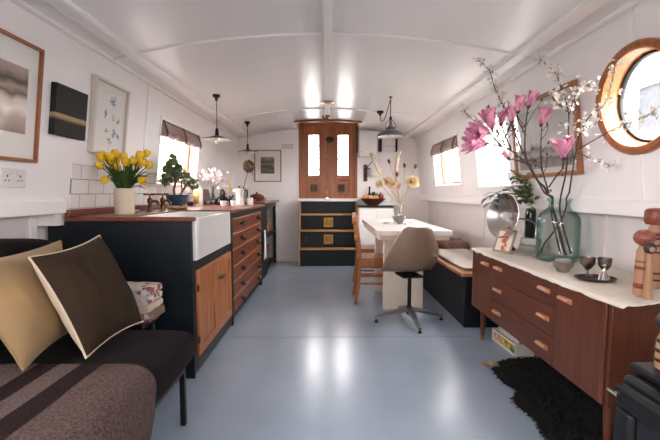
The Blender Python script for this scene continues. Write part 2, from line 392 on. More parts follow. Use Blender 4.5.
# upper cabin sides
WINL = [(3.80, .97, 1.435, .545)]                      # y, width, z, height
WINR = [(4.65, .96, 1.442, .535), (3.365, .65, 1.42, .56)]
REAR_FILL_L = [(-1.0, 1.1, 1.435, .545), (.35, 1.0, 1.435, .545)]  # left windows out of view, added to supply front fill light
REAR_FILL_R = [(-1.15, 1.1, 1.435, .545)]  # right window out of view, added for the same fill
PORT = (1.77, 1.508, .216); FILL_PORT = (.35, 1.508, .216)  # second porthole is out of view, added as fill
nz = math.sqrt(1 + TILT * TILT)
def vv(z): return (z - .97) * nz
def rect(w, s): y, a, z, h = w; return (s * y - a / 2, s * y + a / 2, vv(z) - h / 2, vv(z) + h / 2)
plate('wall_left', WL(0, .97), YF, B, vv(.93), vv(1.95), [rect(w, 1) for w in WINL + REAR_FILL_L] + [(YF, 2.15, vv(.93), vv(.99))])
plate('wall_right', WR(0, .97), -B, -YF, vv(.99), vv(1.95), [rect(w, -1) for w in WINR + REAR_FILL_R], [(-p[0], vv(p[1]), p[2]) for p in (PORT, FILL_PORT)])
# lower hull sides
for nme, s in (('wall_lower_left', -1), ('wall_lower_right', 1)):
    m = MB(); m.box(s * 1.60, s * 1.66, YF, B, 0, .99); S(link(nme, m, lower_paint))
# gunwale ledges
m = MB(); m.prism([(1.60, .97), (1.452, .97), (1.452, 1.035), (1.462, 1.047), (1.60, 1.047)], 0, B - 2.16 + 2.16 - YF, Matrix(((1, 0, 0, 0), (0, 0, 1, YF), (0, 1, 0, 0), (0, 0, 0, 1))))
S(link('trim_1', m, white_paint, smooth=0))
m = MB(); m.prism([(-1.60, .97), (-1.452, .97), (-1.452, 1.035), (-1.462, 1.047), (-1.60, 1.047)], 0, 2.155 - YF, Matrix(((1, 0, 0, 0), (0, 0, 1, YF), (0, 1, 0, 0), (0, 0, 0, 1))))
m.box(-1.62, -1.485, 2.115, B, .90, .966); m.box(-1.66, -1.482, 2.156, B, .968, .99)  # unseen fillers added to stop daylight leaking through the hull gap
S(link('trim_2', m, white_paint, smooth=0))

# bulkheads; the back one is cut for the doors
def bulk(name, y0, y1, hole, top):
    m = MB()
    n = 28; xs = [-1.66 + 3.32 * i / n for i in range(n + 1)] + [hole[0], hole[1]]
    xs = sorted(set(xs))
    for a, b in zip(xs, xs[1:]):
        x = (a + b) / 2
        t0, t1 = top(a), top(b)
        ia = hole[0] < x < hole[1]
        spans = [(0, hole[2])] if ia else [(0, None)]
        if ia and hole[3] < min(t0, t1): spans.append((hole[3], None))
        for z0, z1 in spans:
            za, zb = (z1, z1) if z1 is not None else (t0, t1)
            m.add([(a, y0, z0), (b, y0, z0), (b, y1, z0), (a, y1, z0), (a, y0, za), (b, y0, zb), (b, y1, zb), (a, y1, za)],
                  [(0, 1, 5, 4), (2, 3, 7, 6), (4, 5, 6, 7), (0, 3, 2, 1), (1, 2, 6, 5), (3, 0, 4, 7)])
    return S(link(name, m, wall_paint, smooth=0))
DX0, DX1, DZ0, DZ1 = -.428, .464, .995, 2.20
bulk('wall_back', B, B + .05, (DX0, DX1, DZ0, DZ1), lambda x: 2.36 if DX0 - .04 < x < DX1 + .04 else 2.15)
bulk('wall_front', YF - .05, YF, (-.75, .75, .25, 1.90), lambda x: 2.15)

# cambered ceiling with the hatch opening in front of the doors
HX0, HX1, HY = -.455, .49, 5.43
m = MB(); n = 60
xs = sorted(set([-1.40 + 2.80 * i / n for i in range(n + 1)] + [HX0, HX1])); ys = [YF, 0, 2, 4, HY, B]
for a, b in zip(xs, xs[1:]):
    for c, d in zip(ys, ys[1:]):
        if HX0 < (a + b) / 2 < HX1 and c >= HY: continue
        m.add([(a, c, ceil_z(a)), (a, d, ceil_z(a)), (b, d, ceil_z(b)), (b, c, ceil_z(b))], [(0, 1, 2, 3)])
o = link('ceiling', m, ceil_paint, weld=True)
k = o.modifiers.new('solid', 'SOLIDIFY'); k.thickness = .05; k.offset = -1
S(o)
m = MB()
m.box(HX0 - .03, HX0, HY, B, 2.06, 2.36); m.box(HX1, HX1 + .03, HY, B, 2.06, 2.36); m.box(HX0, HX1, HY - .03, HY, 2.08, 2.36); m.box(HX0 - .03, HX1 + .03, HY - .03, B + .05, 2.36, 2.40)
link('hatch_lining', m, ceil_paint, o, smooth=0)

# ceiling battens
def arch_strip(y, w, t, x0, x1, z=ceil_z):
    mm = MB(); q = 40
    for i in range(q):
        a = x0 + (x1 - x0) * i / q; b = x0 + (x1 - x0) * (i + 1) / q
        mm.add([(a, y - w / 2, z(a)), (b, y - w / 2, z(b)), (b, y + w / 2, z(b)), (a, y + w / 2, z(a)),
                (a, y - w / 2 + .004, z(a) - t), (b, y - w / 2 + .004, z(b) - t), (b, y + w / 2 - .004, z(b) - t), (a, y + w / 2 - .004, z(a) - t)],
               [(0, 1, 2, 3), (4, 7, 6, 5), (0, 4, 5, 1), (2, 6, 7, 3), (1, 5, 6, 2), (3, 7, 4, 0)])
    return mm
for i, y in enumerate((2.52, 4.70, .34, -1.84)):
    S(link('trim_%d' % (3 + i), arch_strip(y, .03, .012, -1.36, 1.36), white_paint))
for i, s in enumerate((-1, 1)):
    m = MB(); m.bar((s * 1.215, YF, ceil_z(1.215) - .016), (s * 1.215, B, ceil_z(1.215) - .016), .062, .034, up=(s * .21, 0, 1))
    S(link('trim_%d' % (7 + i), m, white_paint, bevel=.006))
    m = MB(); m.bar((s * 1.357, YF, 1.918), (s * 1.357, B, 1.918), .024, .022, up=(s * .3, 0, 1))
    S(link('trim_%d' % (9 + i), m, white_paint, bevel=.004))
m = MB(); m.box(-.022, .032, YF, 4.93, 2.048, 2.10)
S(link('trim_11', m, white_paint, bevel=.005))
# joint battens on the cabin sides
n_tr = 12
def wall_batten(side, y, z0, z1, skip=None):
    global n_tr
    segs = [(z0, z1)] if not skip else [(z0, skip[0]), (skip[1], z1)]
    mm = MB()
    f = WL if side < 0 else WR
    for a, b in segs:
        M = f(y, a); mm.box(-.016, .016, 0, (b - a) * nz, 0, .008, M)
    S(link('trim_%d' % n_tr, mm, white_paint, smooth=0)); n_tr += 1
wall_batten(1, 1.79, 1.047, 1.91, (PORT[1] - .25, PORT[1] + .25))
wall_batten(-1, 1.62, 1.78, 1.91)
wall_batten(-1, 3.05, 1.26, 1.91)
for y in (2.2, 3.9, .6):
    m = MB(); m.box(1.588, 1.60, y - .02, y + .02, 0, .97); S(link('trim_%d' % n_tr, m, lower_paint)); n_tr += 1
m = MB(); m.box(-1.60, -1.585, 2.07, 2.11, 0, .97); S(link('trim_%d' % n_tr, m, white_paint)); n_tr += 1
m = MB(); m.box(-.80, -.45, B - .014, B, 0, .07); S(link('baseboard_back', m, white_paint, bevel=.004))
# pale casing round the doors
m = MB(); m.box(DX0 - .035, DX0, B - .012, B, .95, 2.08); m.box(DX1, DX1 + .01, B - .012, B, .95, 2.08)
S(link('trim_%d' % n_tr, m, white_paint)); n_tr += 1
# wall tiles behind the worktop
def tile_mat():
    mt, nt, out = nodes('white_wall_tiles')
    b = nt.nodes.new('ShaderNodeBsdfPrincipled'); nt.links.new(b.outputs[0], out.inputs[0]); b.inputs['Roughness'].default_value = .14
    tc = nt.nodes.new('ShaderNodeTexCoord'); br = nt.nodes.new('ShaderNodeTexBrick')
    br.inputs['Scale'].default_value = 1; br.inputs['Brick Width'].default_value = .16; br.inputs['Row Height'].default_value = .086
    br.inputs['Mortar Size'].default_value = .0022; br.inputs['Mortar Smooth'].default_value = .1
    br.inputs['Color1'].default_value = lin('#e9e5e2'); br.inputs['Color2'].default_value = lin('#e2dddA'); br.inputs['Mortar'].default_value = lin('#8b8580')
    nt.links.new(tc.outputs['Object'], br.inputs['Vector']); nt.links.new(br.outputs['Color'], b.inputs['Base Color'])
    bp = nt.nodes.new('ShaderNodeBump'); bp.inputs['Strength'].default_value = .5; bp.inputs['Distance'].default_value = .004; bp.invert = True
    nt.links.new(br.outputs['Fac'], bp.inputs['Height']); nt.links.new(bp.outputs[0], b.inputs['Normal'])
    return mt
m = MB(); m.box(0, 1.085, 0, .258, 0, .008); m.box(1.085, 3.8, 0, .172, 0, .008)
o = S(link('trim_%d' % n_tr, m, tile_mat(), smooth=0)); o.matrix_world = WL(2.21, .99); n_tr += 1

# windows in the cabin sides
def window(name, M, w, h, depth=.13, mull=False):
    t = thing(name, None, None, M=M, kind='structure')
    m = MB()
    e = .004
    for a in ((-w / 2 - .012, -w / 2 + e, -h / 2, h / 2), (w / 2 - e, w / 2 + .012, -h / 2, h / 2), (-w / 2 - .012, w / 2 + .012, h / 2 - e, h / 2 + .012), (-w / 2 - .012, w / 2 + .012, -h / 2 - .012, -h / 2 + e)):
        m.box(a[0], a[1], a[2], a[3], -depth, .002)
    link('window_reveal', m, white_paint, t, smooth=0)
    m = MB(); m.frame(w + .05, h + .05, .025, 0, .007); link('window_architrave', m, white_paint, t, smooth=0)
    m = MB(); m.frame(w, h, .034, -depth, -depth + .04)
    if mull: m.box(w * .22, w * .22 + .02, -h / 2 + .03, h / 2 - .03, -depth, -depth + .035)
    link('window_frame', m, orange_wood if not mull else white_paint, t, bevel=.003)
    m = MB(); m.box(-w / 2 + .03, w / 2 - .03, -h / 2 + .03, h / 2 - .03, -depth + .008, -depth + .012); link('window_pane', m, clear_glass, t, smooth=0)
    m = MB(); m.box(-w / 2 - .03, w / 2 + .03, -h / 2 - .022, -h / 2, -.02, .022); link('window_sill', m, white_paint, t, bevel=.003)
    return t
def portal(M, w, h):
    l = bpy.data.lights.new('daylight_portal', 'AREA'); l.shape = 'RECTANGLE'; l.size = w; l.size_y = h
    l.cycles.is_portal = True
    o = bpy.data.objects.new('daylight_portal', l); COL.objects.link(o); o.matrix_world = M @ RX(180); o['kind'] = 'helper'
wi = 1
for f, L, extra in ((WL, WINL + REAR_FILL_L, ()), (WR, WINR + REAR_FILL_R, ())):
    for (y, a, z, h) in L:
        window('window_%d' % wi, f(y, z), a, h, mull=(f is WR and y == 3.365)); wi += 1
        portal(f(y, z, -.16), a, h)
def porthole(name, y, z):
    t = thing(name, None, None, M=WR(y, z), kind='structure'); PS = Matrix.Diagonal((.947, .947, 1, 1))
    m = MB(); m.lathe([(.226, -.02), (.266, -.0), (.266, .022), (.258, .03), (.236, .03), (.226, .022), (.226, -.02)], 64, PS); link('porthole_ring', m, WOOD('porthole_ring_wood', '#7a3f17', '#a4602c', .3, 'Y', 6, coat=.3), t, weld=True)
    m = MB(); m.lathe([(.228, .0), (.226, .018), (.216, -.03), (.213, -.072), (.225, -.10), (.24, -.10)], 64, PS); link('porthole_lining', m, WOOD('porthole_lining_wood', '#a8642b', '#cf8d4a', .3, 'Z', 8, coat=.3), t, weld=True)
    m = MB(); m.lathe([(.214, -.058), (.203, -.055), (.199, -.066), (.203, -.08), (.214, -.08)], 64, PS); link('porthole_gasket', m, black_metal, t, weld=True)
    m = MB(); m.lathe([(0, -.07), (.201, -.07), (.201, -.074), (0, -.074)], 64, PS); link('porthole_pane', m, clear_glass, t, weld=True)
    portal(WR(y, z, -.14), .4, .4)
porthole('window_%d' % wi, PORT[0], PORT[1]); wi += 1
porthole('window_%d' % wi, FILL_PORT[0], FILL_PORT[1]); wi += 1

# the double doors at the top of the steps
D0 = (.018, B, DZ0)
t = thing('door_1', None, None, D0, kind='structure')
m = MB(); m.box(DX0 - .01, DX0 + .035, B - .02, B + .04, DZ0, 2.2); m.box(DX1 - .03, DX1 + .01, B - .02, B + .04, DZ0, 2.2); m.box(DX0, DX1, B - .02, B + .04, 2.14, 2.22)
link('door_frame', m, door_wood, t, at=D0, bevel=.003)
DM = -.012
def leaf_door(x0, x1, wx0, wx1, vx0, vx1):
    z0, z1, wz0, wz1, pz0, pz1 = DZ0 - .005, 2.15, 1.345, 1.985, 1.065, 1.275
    m = MB(); y0, y1 = B, B + .035
    m.box(x0, wx0, y0, y1, z0, z1); m.box(wx1, x1, y0, y1, z0, z1); m.box(wx0, wx1, y0, y1, wz1, z1); m.box(wx0, wx1, y0, y1, pz1 + .0, wz0); m.box(wx0, wx1, y0, y1, z0, pz0)
    m.box(wx0, wx1, y0 + .012, y1, pz0, pz1)
    o = link('door_leaf', m, door_wood, t, at=D0, bevel=.003)
    fw = .012
    m = MB(); m.frame(wx1 - wx0, wz1 - wz0, fw, -.006, .004, Matrix.Translation(((wx0 + wx1) / 2, y0, (wz0 + wz1) / 2)) @ RX(90))
    link('glazing_bead', m, door_wood_h, o, at=D0)
    m = MB(); m.box(wx0, wx1, y0 + .016, y0 + .02, wz0, wz1); link('door_pane', m, clear_glass, o, at=D0, smooth=0)
    cx, cz = (vx0 + vx1) / 2, 1.157
    m = MB(); m.frame(wx1 - wx0 + .05, pz1 - pz0 + .03, .012, -.001, .009, Matrix.Translation(((wx0 + wx1) / 2, y0, (pz0 + pz1) / 2)) @ RX(90))
    link('panel_moulding', m, door_wood_h, o, at=D0, bevel=.002)
    m = MB(); m.frame(.112, .125, .016, -.016, .006, Matrix.Translation((cx, y0 + .012, cz)) @ RX(90))
    f = link('vent', m, dark_brass, o, at=D0, bevel=.003)
    m = MB()
    for k in range(5): m.box(cx - .042 + k * .018, cx - .03 + k * .018, y0 + .004, y0 + .012, cz - .048, cz + .048)
    link('vent_grille', m, black_metal, f, at=D0, smooth=0)
leaf_door(DX0 + .03, DM + .004, -.292, -.117, -.258, -.147)
leaf_door(DM + .026, DX1 - .025, .164, .342, .166, .282)
m = MB(); m.box(DM, DM + .03, B - .012, B + .03, DZ0 + .01, 2.14); link('meeting_stile', m, door_wood, t, at=D0, bevel=.004)
m = MB(); m.lathe([(0, 0), (.05, 0), (.052, .012), (.04, .022), (0, .024)], 24, T(.045, B - .005, 1.905) @ RX(90) @ Matrix.Diagonal((1.25, .9, 1, 1))); link('door_lock', m, black_metal, t, at=D0)
m = MB(); m.box(DM + .004, DM + .022, B - .022, B - .012, 1.03, 1.13); m.box(DM + .004, DM + .022, B - .022, B - .012, 1.62, 1.68); link('door_bolt', m, brass, t, at=D0, bevel=.003)
m = MB(); m.box(DX1 - .012, DX1 + .012, B - .05, B - .02, 1.70, 2.10); link('door_hook', m, black_metal, t, at=D0, bevel=.004)
# arched timber lip of the hatch
m = arch_strip(HY - .02, .045, .036, -.458, .485, lambda x: 2.098 - .06 * x * x); link('hatch_lip', m, door_wood_h, t, at=D0, bevel=.004)
for l, (x0, x1) in enumerate(((-.292, -.117), (.164, .342))):
    portal(basis(((x0 + x1) / 2, B + .08, 1.665), (1, 0, 0), (0, 0, 1), (0, -1, 0)), .18, .64)
# doors added unseen behind the camera, glazed in their upper halves for front fill
t = thing('fill_door', None, None, (0, YF, .25), kind='structure')
for s in (-1, 1):
    m = MB(); x0, x1 = (s * .375 - .375, s * .375 + .375)
    for a in ((x0, x1, .25, 1.0), (x0, x1, 1.7, 1.9), (x0, x0 + .2, 1.0, 1.7), (x1 - .2, x1, 1.0, 1.7)): m.box(a[0], a[1], YF - .04, YF - .005, a[2], a[3])
    l = link('door_leaf', m, door_wood, t, at=(0, YF, .25), bevel=.004)
    m = MB(); m.box(x0 + .2, x1 - .2, YF - .03, YF - .026, 1.0, 1.7); link('door_pane', m, clear_glass, l, at=(0, YF, .25), smooth=0)
    portal(basis((s * .375, YF - .08, 1.35), (-1, 0, 0), (0, 0, 1), (0, 1, 0)), .35, .7)
# white sill under the doors
m = MB(); m.box(DX0 - .02, DX1 + .02, B - .115, B + .03, .952, .995); S(link('trim_%d' % n_tr, m, white_paint, bevel=.004)); n_tr += 1

# steps up to the doors
L0 = (.018, 5.8, 0)
t = thing('companionway_steps', 'black boxed steps with pale wooden treads below the double doors', 'steps', L0)
SX0, SX1 = -.425, .462
rz = [(5.65, 0, .24), (5.76, .265, .50), (5.86, .525, .74), (5.945, .765, .95)]
for (y, z0, z1) in rz:
    m = MB(); m.box(SX0 + .02, SX1 - .02, y, y + .018, z0, z1); link('riser', m, navy, t, at=L0)
for (y, z, y2) in ((5.63, .24, 5.775), (5.74, .50, 5.875), (5.842, .74, 5.96)):
    m = MB(); m.box(SX0 + .02, SX1 - .02, y, y2, z, z + .025); link('tread', m, step_wood, t, at=L0, bevel=.004)
for x in (SX0, SX1 - .022):
    m = MB(); m.prism([(6.045, 0), (5.60, 0), (5.60, .03), (5.91, .945), (6.045, .945)], 0, .022, Matrix(((0, 0, 1, x), (1, 0, 0, 0), (0, 1, 0, 0), (0, 0, 0, 1))))
    link('stringer', m, step_wood, t, at=L0, bevel=.003)
for y, z in ((5.86, .632), (5.76, .385)):
    m = MB(); m.box(-.05, .092, y - .008, y, z - .072, z + .072); v = link('vent_plate', m, brass, t, at=L0, bevel=.004)
    m = MB()
    for k in range(6): m.box(-.032 + k * .019, -.022 + k * .019, y - .012, y - .008, z - .05, z + .05)
    link('vent_grille', m, dark_brass, v, at=L0, smooth=0)
m = MB(); m.tube([(-.315, 5.735, .43), (-.315, 5.735, .36)], .007, 8); m.tube([(-.315, 5.76, .42), (-.315, 5.735, .42)], .006, 8); link('latch', m, steel, t, at=L0)
# ------------------------------------------------------------------ galley
F = -.77
C0 = (-1.18, 2.6, 0)
t = thing('sink_cabinet', 'navy panelled base unit with two pine cupboard doors under the white sink', 'cabinet', C0)
m = MB(); m.box(-1.58, F, 2.18, 2.20, 0, .918); link('end_panel', m, navy, t, at=C0, bevel=.002)
m = MB()
m.box(F - .025, F, 2.20, 2.235, .02, .685); m.box(F - .025, F, 3.03, 3.06, .02, .918); m.box(F - .025, F, 2.235, 3.03, .628, .685); m.box(F - .025, F, 2.235, 3.03, .02, .105)
m.box(-1.55, F - .06, 2.20, 3.06, 0.0, .02); m.box(-1.57, -1.55, 2.20, 3.06, 0, .91); m.box(-1.55, F - .03, 3.04, 3.06, .02, .91)
link('carcass', m, navy, t, at=C0, bevel=.002)
for y0, y1 in ((2.24, 2.632), (2.64, 3.026)):
    z0, z1, w = .108, .624, .055
    m = MB()
    m.box(F - .012, F + .012, y0, y0 + w, z0, z1); m.box(F - .012, F + .012, y1 - w, y1, z0, z1); m.box(F - .012, F + .012, y0 + w, y1 - w, z0, z0 + w); m.box(F - .012, F + .012, y0 + w, y1 - w, z1 - w, z1)
    m.box(F - .008, F + .002, y0 + w, y1 - w, z0 + w, z1 - w)
    d = link('cupboard_door', m, pitch_pine, t, at=C0, bevel=.004)
    if y0 > 2.5:
        m = MB(); m.box(F + .016, F + .042, y0 + .01, y0 + .10, .482, .506); m.box(F + .01, F + .03, y0 + .035, y0 + .07, .486, .502); link('handle', m, dark_brass, d, at=C0, bevel=.004)
    else:
        for zh in (.19, .5): m = MB(); m.box(F + .008, F + .015, y0 - .008, y0 + .012, zh, zh + .04); link('hinge', m, black_metal, d, at=C0)
# Belfast sink
K0 = (-.96, 2.605, .69)
t = thing('butler_sink', 'white glazed butler sink with a deep plain front', 'sink', K0)
m = MB(); x0, x1, y0, y1, z0, z1, w = -1.165, -.752, 2.2125, 2.995, .688, .938, .03
m.box(x0, x1, y0, y0 + w, z0, z1); m.box(x0, x1, y1 - w, y1, z0, z1); m.box(x0, x0 + w, y0 + w, y1 - w, z0, z1); m.box(x1 - w, x1, y0 + w, y1 - w, z0, z1); m.box(x0 + w, x1 - w, y0 + w, y1 - w, z0, z0 + .03)
link('basin', m, white_ceramic, t, at=K0, bevel=.007, seg=3)
m = MB(); m.lathe([(0, 0), (.04, 0), (.04, .004), (.012, .005), (0, .002)], 20, c=(-.96, 2.6, .718)); link('plug_hole', m, chrome, t, at=K0)
# worktop with its upstand
W0 = (-1.15, 3.3, .92)
t = thing('kitchen_worktop', 'long red-brown wooden worktop cut round the white sink', 'worktop', W0)
m = MB(); m.prism([(-1.47, 2.16), (-.75, 2.16), (-.75, 2.21), (-1.17, 2.21), (-1.17, 3.0), (-.742, 3.0), (-.742, 4.63), (-1.47, 4.63)], .92, .946)
link('top', m, worktop_wood, t, at=W0, bevel=.004)
m = MB(); m.box(-1.466, -1.44, 2.16, 4.63, .9465, .985); link('upstand', m, worktop_wood, t, at=W0, bevel=.004)
# chest of drawers
Q0 = (-1.1, 3.78, 0)
t = thing('drawer_chest', 'long chest of six wide brown drawers with navy frame under the worktop', 'chest of drawers', Q0)
m = MB(); y0, y1 = 3.075, 4.50
m.box(-1.42, F - .02, y0, y0 + .025, .0, .918); m.box(-1.42, F - .02, y1 - .025, y1, 0, .918); m.box(-1.42, -1.40, y0 + .025, y1 - .025, .06, .918)
m.box(F - .03, F + .004, y0, 3.118, 0, .918); m.box(F - .03, F + .004, y1 - .04, y1, 0, .918); m.box(F - .03, F + .004, 3.118, y1 - .04, .872, .918); m.box(F - .03, F, 3.118, y1 - .04, .05, .085)
link('carcass', m, navy, t, at=Q0, bevel=.002)
rows = [.815, .687, .556, .418, .283, .15]
for k, zc in enumerate(rows):
    m = MB(); m.box(F - .35, F + .006, 3.122, y1 - .044, zc - .059, zc + .051)
    d = link('drawer', m, drawer_wood, t, at=Q0, bevel=.003)
    m = MB(); m.box(F - .02, F + .0015, 3.122, y1 - .044, zc + .0515, zc + .066); link('drawer_rail', m, pitch_pine, d, at=Q0, smooth=0)
    for y in (3.385, 4.17):
        m = MB(); m.lathe([(.011, 0), (.011, .012), (.024, .02), (.027, .032), (.02, .042), (0, .044)], 14, T(F + .006, y, zc) @ RY(90)); link('knob', m, P('dark_drawer_knob', '#4a342a', .25) if k == 0 and y < 3.5 else bpy.data.materials['dark_drawer_knob'], d, at=Q0)
# open shelf unit
U0 = (-1.1, 5.35, 0)
t = thing('shelf_unit', 'black open shelf unit with wooden top against the back bulkhead', 'shelf unit', U0)
m = MB(); m.box(-1.42, -.745, 4.66, 6.035, .945, .97); link('top', m, worktop_wood, t, at=U0, bevel=.004)
m = MB(); m.box(-1.4, -.80, 4.68, 5.14, 0, .944); link('side_cupboard', m, blackpaint, t, at=U0, bevel=.003)
for xp in (-.84, -1.4): m = MB(); m.box(xp, xp + .04, 5.97, 6.03, 0, .944); link('post', m, blackpaint, t, at=U0, bevel=.003)
m = MB(); m.box(-1.4, -1.385, 5.14, 5.97, .04, .94); link('back_panel', m, blackpaint, t, at=U0)
for z in (.50, .07):
    m = MB(); m.box(-1.38, -.80, 5.145, 5.965, z - .02, z); link('shelf', m, blackpaint, t, at=U0, bevel=.002)
m = MB(); m.box(-.82, -.80, 5.145, 5.965, .88, .94); link('top_rail', m, blackpaint, t, at=U0)
# things on the shelves
def basket(loc, w, d, h, mat, label, cat, name, group=None):
    t = thing(name, label, cat, loc, group=group)
    m = MB(); e = .012
    for k in range(6):
        z = h * k / 6; s = .85 + .15 * k / 6; hh = h / 6 - .003
        for a in ((-w / 2 * s, w / 2 * s, -d / 2 * s, -d / 2 * s + e), (-w / 2 * s, w / 2 * s, d / 2 * s - e, d / 2 * s), (-w / 2 * s, -w / 2 * s + e, -d / 2 * s, d / 2 * s), (w / 2 * s - e, w / 2 * s, -d / 2 * s, d / 2 * s)): m.box(a[0], a[1], a[2], a[3], z, z + hh)
    m.box(-w / 2 * .84, w / 2 * .84, -d / 2 * .84, d / 2 * .84, 0, .01)
    link('body', m, mat, t, bevel=.003)
    m = MB(); m.frame(w + .01, d + .01, .02, h - .004, h + .01); link('rim', m, mat, t, bevel=.004)
    return t
basket((-1.0, 5.56, .502), .32, .5, .14, WOOD('split_wood_basket', '#8a5a3a', '#b98c66', .7, 'Y', 9), 'pinkish-brown woven basket on the middle shelf of black unit', 'basket', 'woven_basket')
basket((-1.0, 5.54, .072), .30, .34, .24, WOOD('dark_wood_crate', '#5b3d2a', '#82593c', .7, 'Y', 9), 'dark brown slatted crate on the bottom shelf of black unit', 'crate', 'slatted_crate')
# towel on a hook
t = thing('tea_towel', 'white tea towel hanging from a hook on the black unit', 'towel', (-.785, 4.83, .25))
def tw(u, v): return (-.785 + .010 * math.sin(u * 9 + v * 2) * (1 - v * .4), 4.76 + (u - .5) * (.17 - .05 * v) + .07, .25 + .36 * v)
m = MB(); m.surf(tw, 14, 12); link('cloth', m, P('white_towel', '#d9d6d3', .9, bump=.15, bscale=200), t, at=(-.785, 4.83, .25), solid=.006)
m = MB(); m.tube([(-.80, 4.83, .625), (-.78, 4.83, .62), (-.772, 4.83, .63)], .005, 6); link('hook', m, steel, t, at=(-.785, 4.83, .25))
# copper pot & bowl at the end of the run
t = thing('copper_pan', 'round brown copper pan with lid on the far end of the counter', 'pan', (-1.0, 5.50, .97))
m = MB(); m.lathe([(0, 0), (.085, 0), (.1, .02), (.1, .07), (.094, .07), (.09, .02), (0, .012)], 24); link('body', m, P('copper_brown', '#6f4332', .35, .6, var=.2), t)
m = MB(); m.lathe([(0, .03), (.05, .026), (.098, .002), (.1, 0), (0, 0)], 24, T(0, 0, .071)); m.lathe([(0, .03), (.015, .026), (.012, .012), (.008, 0), (0, 0)], 12, T(0, 0, .098)); link('lid', m, bpy.data.materials['copper_brown'], t)
t = thing('serving_tray', 'dark wooden serving tray with raised lip near the bulkhead', 'tray', (-1.12, 5.05, .97))
m = MB(); m.box(-.15, .15, -.2, .2, 0, .008); m.frame(.32, .42, .015, 0, .025); link('tray', m, worktop_wood, t, bevel=.003)
t = thing('white_bowl', 'small white bowl beside the copper pan at counter end', 'bowl', (-.86, 5.55, .97))
m = MB(); m.lathe([(0, 0), (.03, 0), (.034, .006), (.06, .05), (.056, .05), (.03, .01), (0, .008)], 22); link('bowl', m, white_ceramic, t)

# taps
for k, (y, lab) in enumerate(((2.83, 'brass pillar tap over the sink, beside the tulip vase'), (3.03, 'brass pillar tap over the sink, beside the bonsai'))):
    y = (2.72, 2.93)[k]
    t = thing('pillar_tap', lab, 'tap', (-1.245, y, .946), group='brass pillar taps')
    m = MB(); m.lathe([(0, 0), (.028, 0), (.028, .006), (.016, .012), (.013, .06), (.018, .07), (.018, .09), (.011, .1), (0, .1)], 18); link('body', m, dark_brass, t)
    m = MB(); m.tube(smoothpath([(0, 0, .07), (.03, 0, .078), (.055, 0, .07), (.06, 0, .05)]), .010, 10); link('spout', m, dark_brass, t)
    m = MB(); m.tube([(0, 0, .1), (0, 0, .125)], .007, 8); m.tube([(-.035, .0, .125), (.035, 0, .125)], .006, 8); m.tube([(0, -.035, .125), (0, .035, .125)], .006, 8)
    for a, b in ((-.037, 0), (.037, 0), (0, -.037), (0, .037)): m.ball((a, b, .125), .009, 8, 6)
    link('handle', m, dark_brass, t)
# soap dish things
t = thing('soap_dish', 'shallow white dish behind the tulip vase', 'dish', (-1.33, 2.62, .946))
m = MB(); m.lathe([(0, .002), (.03, 0), (.055, .016), (.052, .018), (.03, .006), (0, .006)], 20, Matrix.Diagonal((1, 1.3, 1, 1))); link('dish', m, white_ceramic, t)
for k, (x, y, r, lab) in enumerate(((-1.20, 2.585 + .50, .034, 'small brown pebble-like soap stone behind the sink, nearest the taps'), (-1.19, 3.20, .03, 'small brown scrubbing brush head beside the bonsai stand'))):
    t = thing(('soap_stone', 'scrubbing_brush')[k], lab, ('soap', 'brush')[k], (x, y, .946))
    m = MB(); m.ball((0, 0, r * .5), (r, r * 1.3, r * .5), 14, 8); link('body', m, WOOD('brush_wood', '#8d6a47', '#b5926a', .6), t)
    if k: 
        m = MB(); m.lathe([(0, 0), (.02, 0), (.018, .012), (0, .012)], 12, T(0, 0, r)); link('knob', m, frame_wood, t)
# bonsai
t = thing('plant_stand', 'pale wooden disc stand under the blue bonsai pot', 'stand', (-1.265, 3.27, .946))
m = MB(); m.lathe([(0, 0), (.075, 0), (.08, .006), (.08, .026), (.07, .03), (0, .03)], 24); link('stand', m, P('pale_wood', '#c9b8a2', .6), t)
G0 = (-1.265, 3.27, .977)
t = thing('bonsai_tree', 'small bushy bonsai in a wide blue glazed pot by the window', 'plant', G0)
m = MB(); m.lathe([(0, 0), (.055, 0), (.06, .006), (.078, .025), (.088, .06), (.09, .082), (.095, .086), (.092, .092), (.082, .09), (.08, .07), (0, .07)], 30); link('pot', m, blue_ceramic, t)
m = MB(); m.lathe([(0, .078), (.079, .074), (0, .07)], 24); link('soil', m, soil, t)
m = MB()
br = [[(-.01, -.02, .07), (-.015, -.03, .13), (.005, -.04, .19), (-.01, -.03, .27), (0, -.03, .33)], [(.0, .03, .07), (.02, .05, .11), (.01, .07, .17), (.0, .09, .23)],
      [(.005, -.04, .19), (.0, .02, .23), (.02, .04, .27)], [(-.012, -.03, .15), (.02, -.08, .2), (.01, -.11, .24)], [(-.005, -.03, .24), (-.06, -.08, .28)], [(.02, .05, .11), (.06, .08, .18), (.09, .11, .19)]]
for p in br: m.tube(smoothpath(p), [.011 - .007 * i / (4 * (len(p) - 1)) for i in range(4 * (len(p) - 1) + 1)], 7)
link('trunk', m, bonsai_bark, t)
rnd = random.Random(3); m = MB()
blobs = [((-.02, -.05, .32), .065), ((-.045, -.09, .27), .055), ((-.035, -.13, .21), .045), ((.01, .03, .29), .05), ((.05, .10, .22), .05), ((.02, -.05, .25), .05), ((.10, .12, .18), .04), ((-.01, -.04, .385), .03), ((-.04, .0, .33), .04)]
for c, r in blobs:
    for k in range(int(7000 * r)):
        d = Vector((rnd.gauss(0, 1), rnd.gauss(0, 1), rnd.gauss(0, 1))).normalized(); p = Vector(c) + d * r * .92 * rnd.uniform(.5, 1) * Vector((.8, 1, .85)).length / 1.55
        m.leaf(p, d + Vector((rnd.uniform(-.6, .6), rnd.uniform(-.6, .6), rnd.uniform(-.2, .7))), rnd.uniform(.022, .036), .016, .4, seg=2)
link('foliage', m, P('bonsai_leaf_green', '#84956a', .55, var=.35, vscale=40), t)

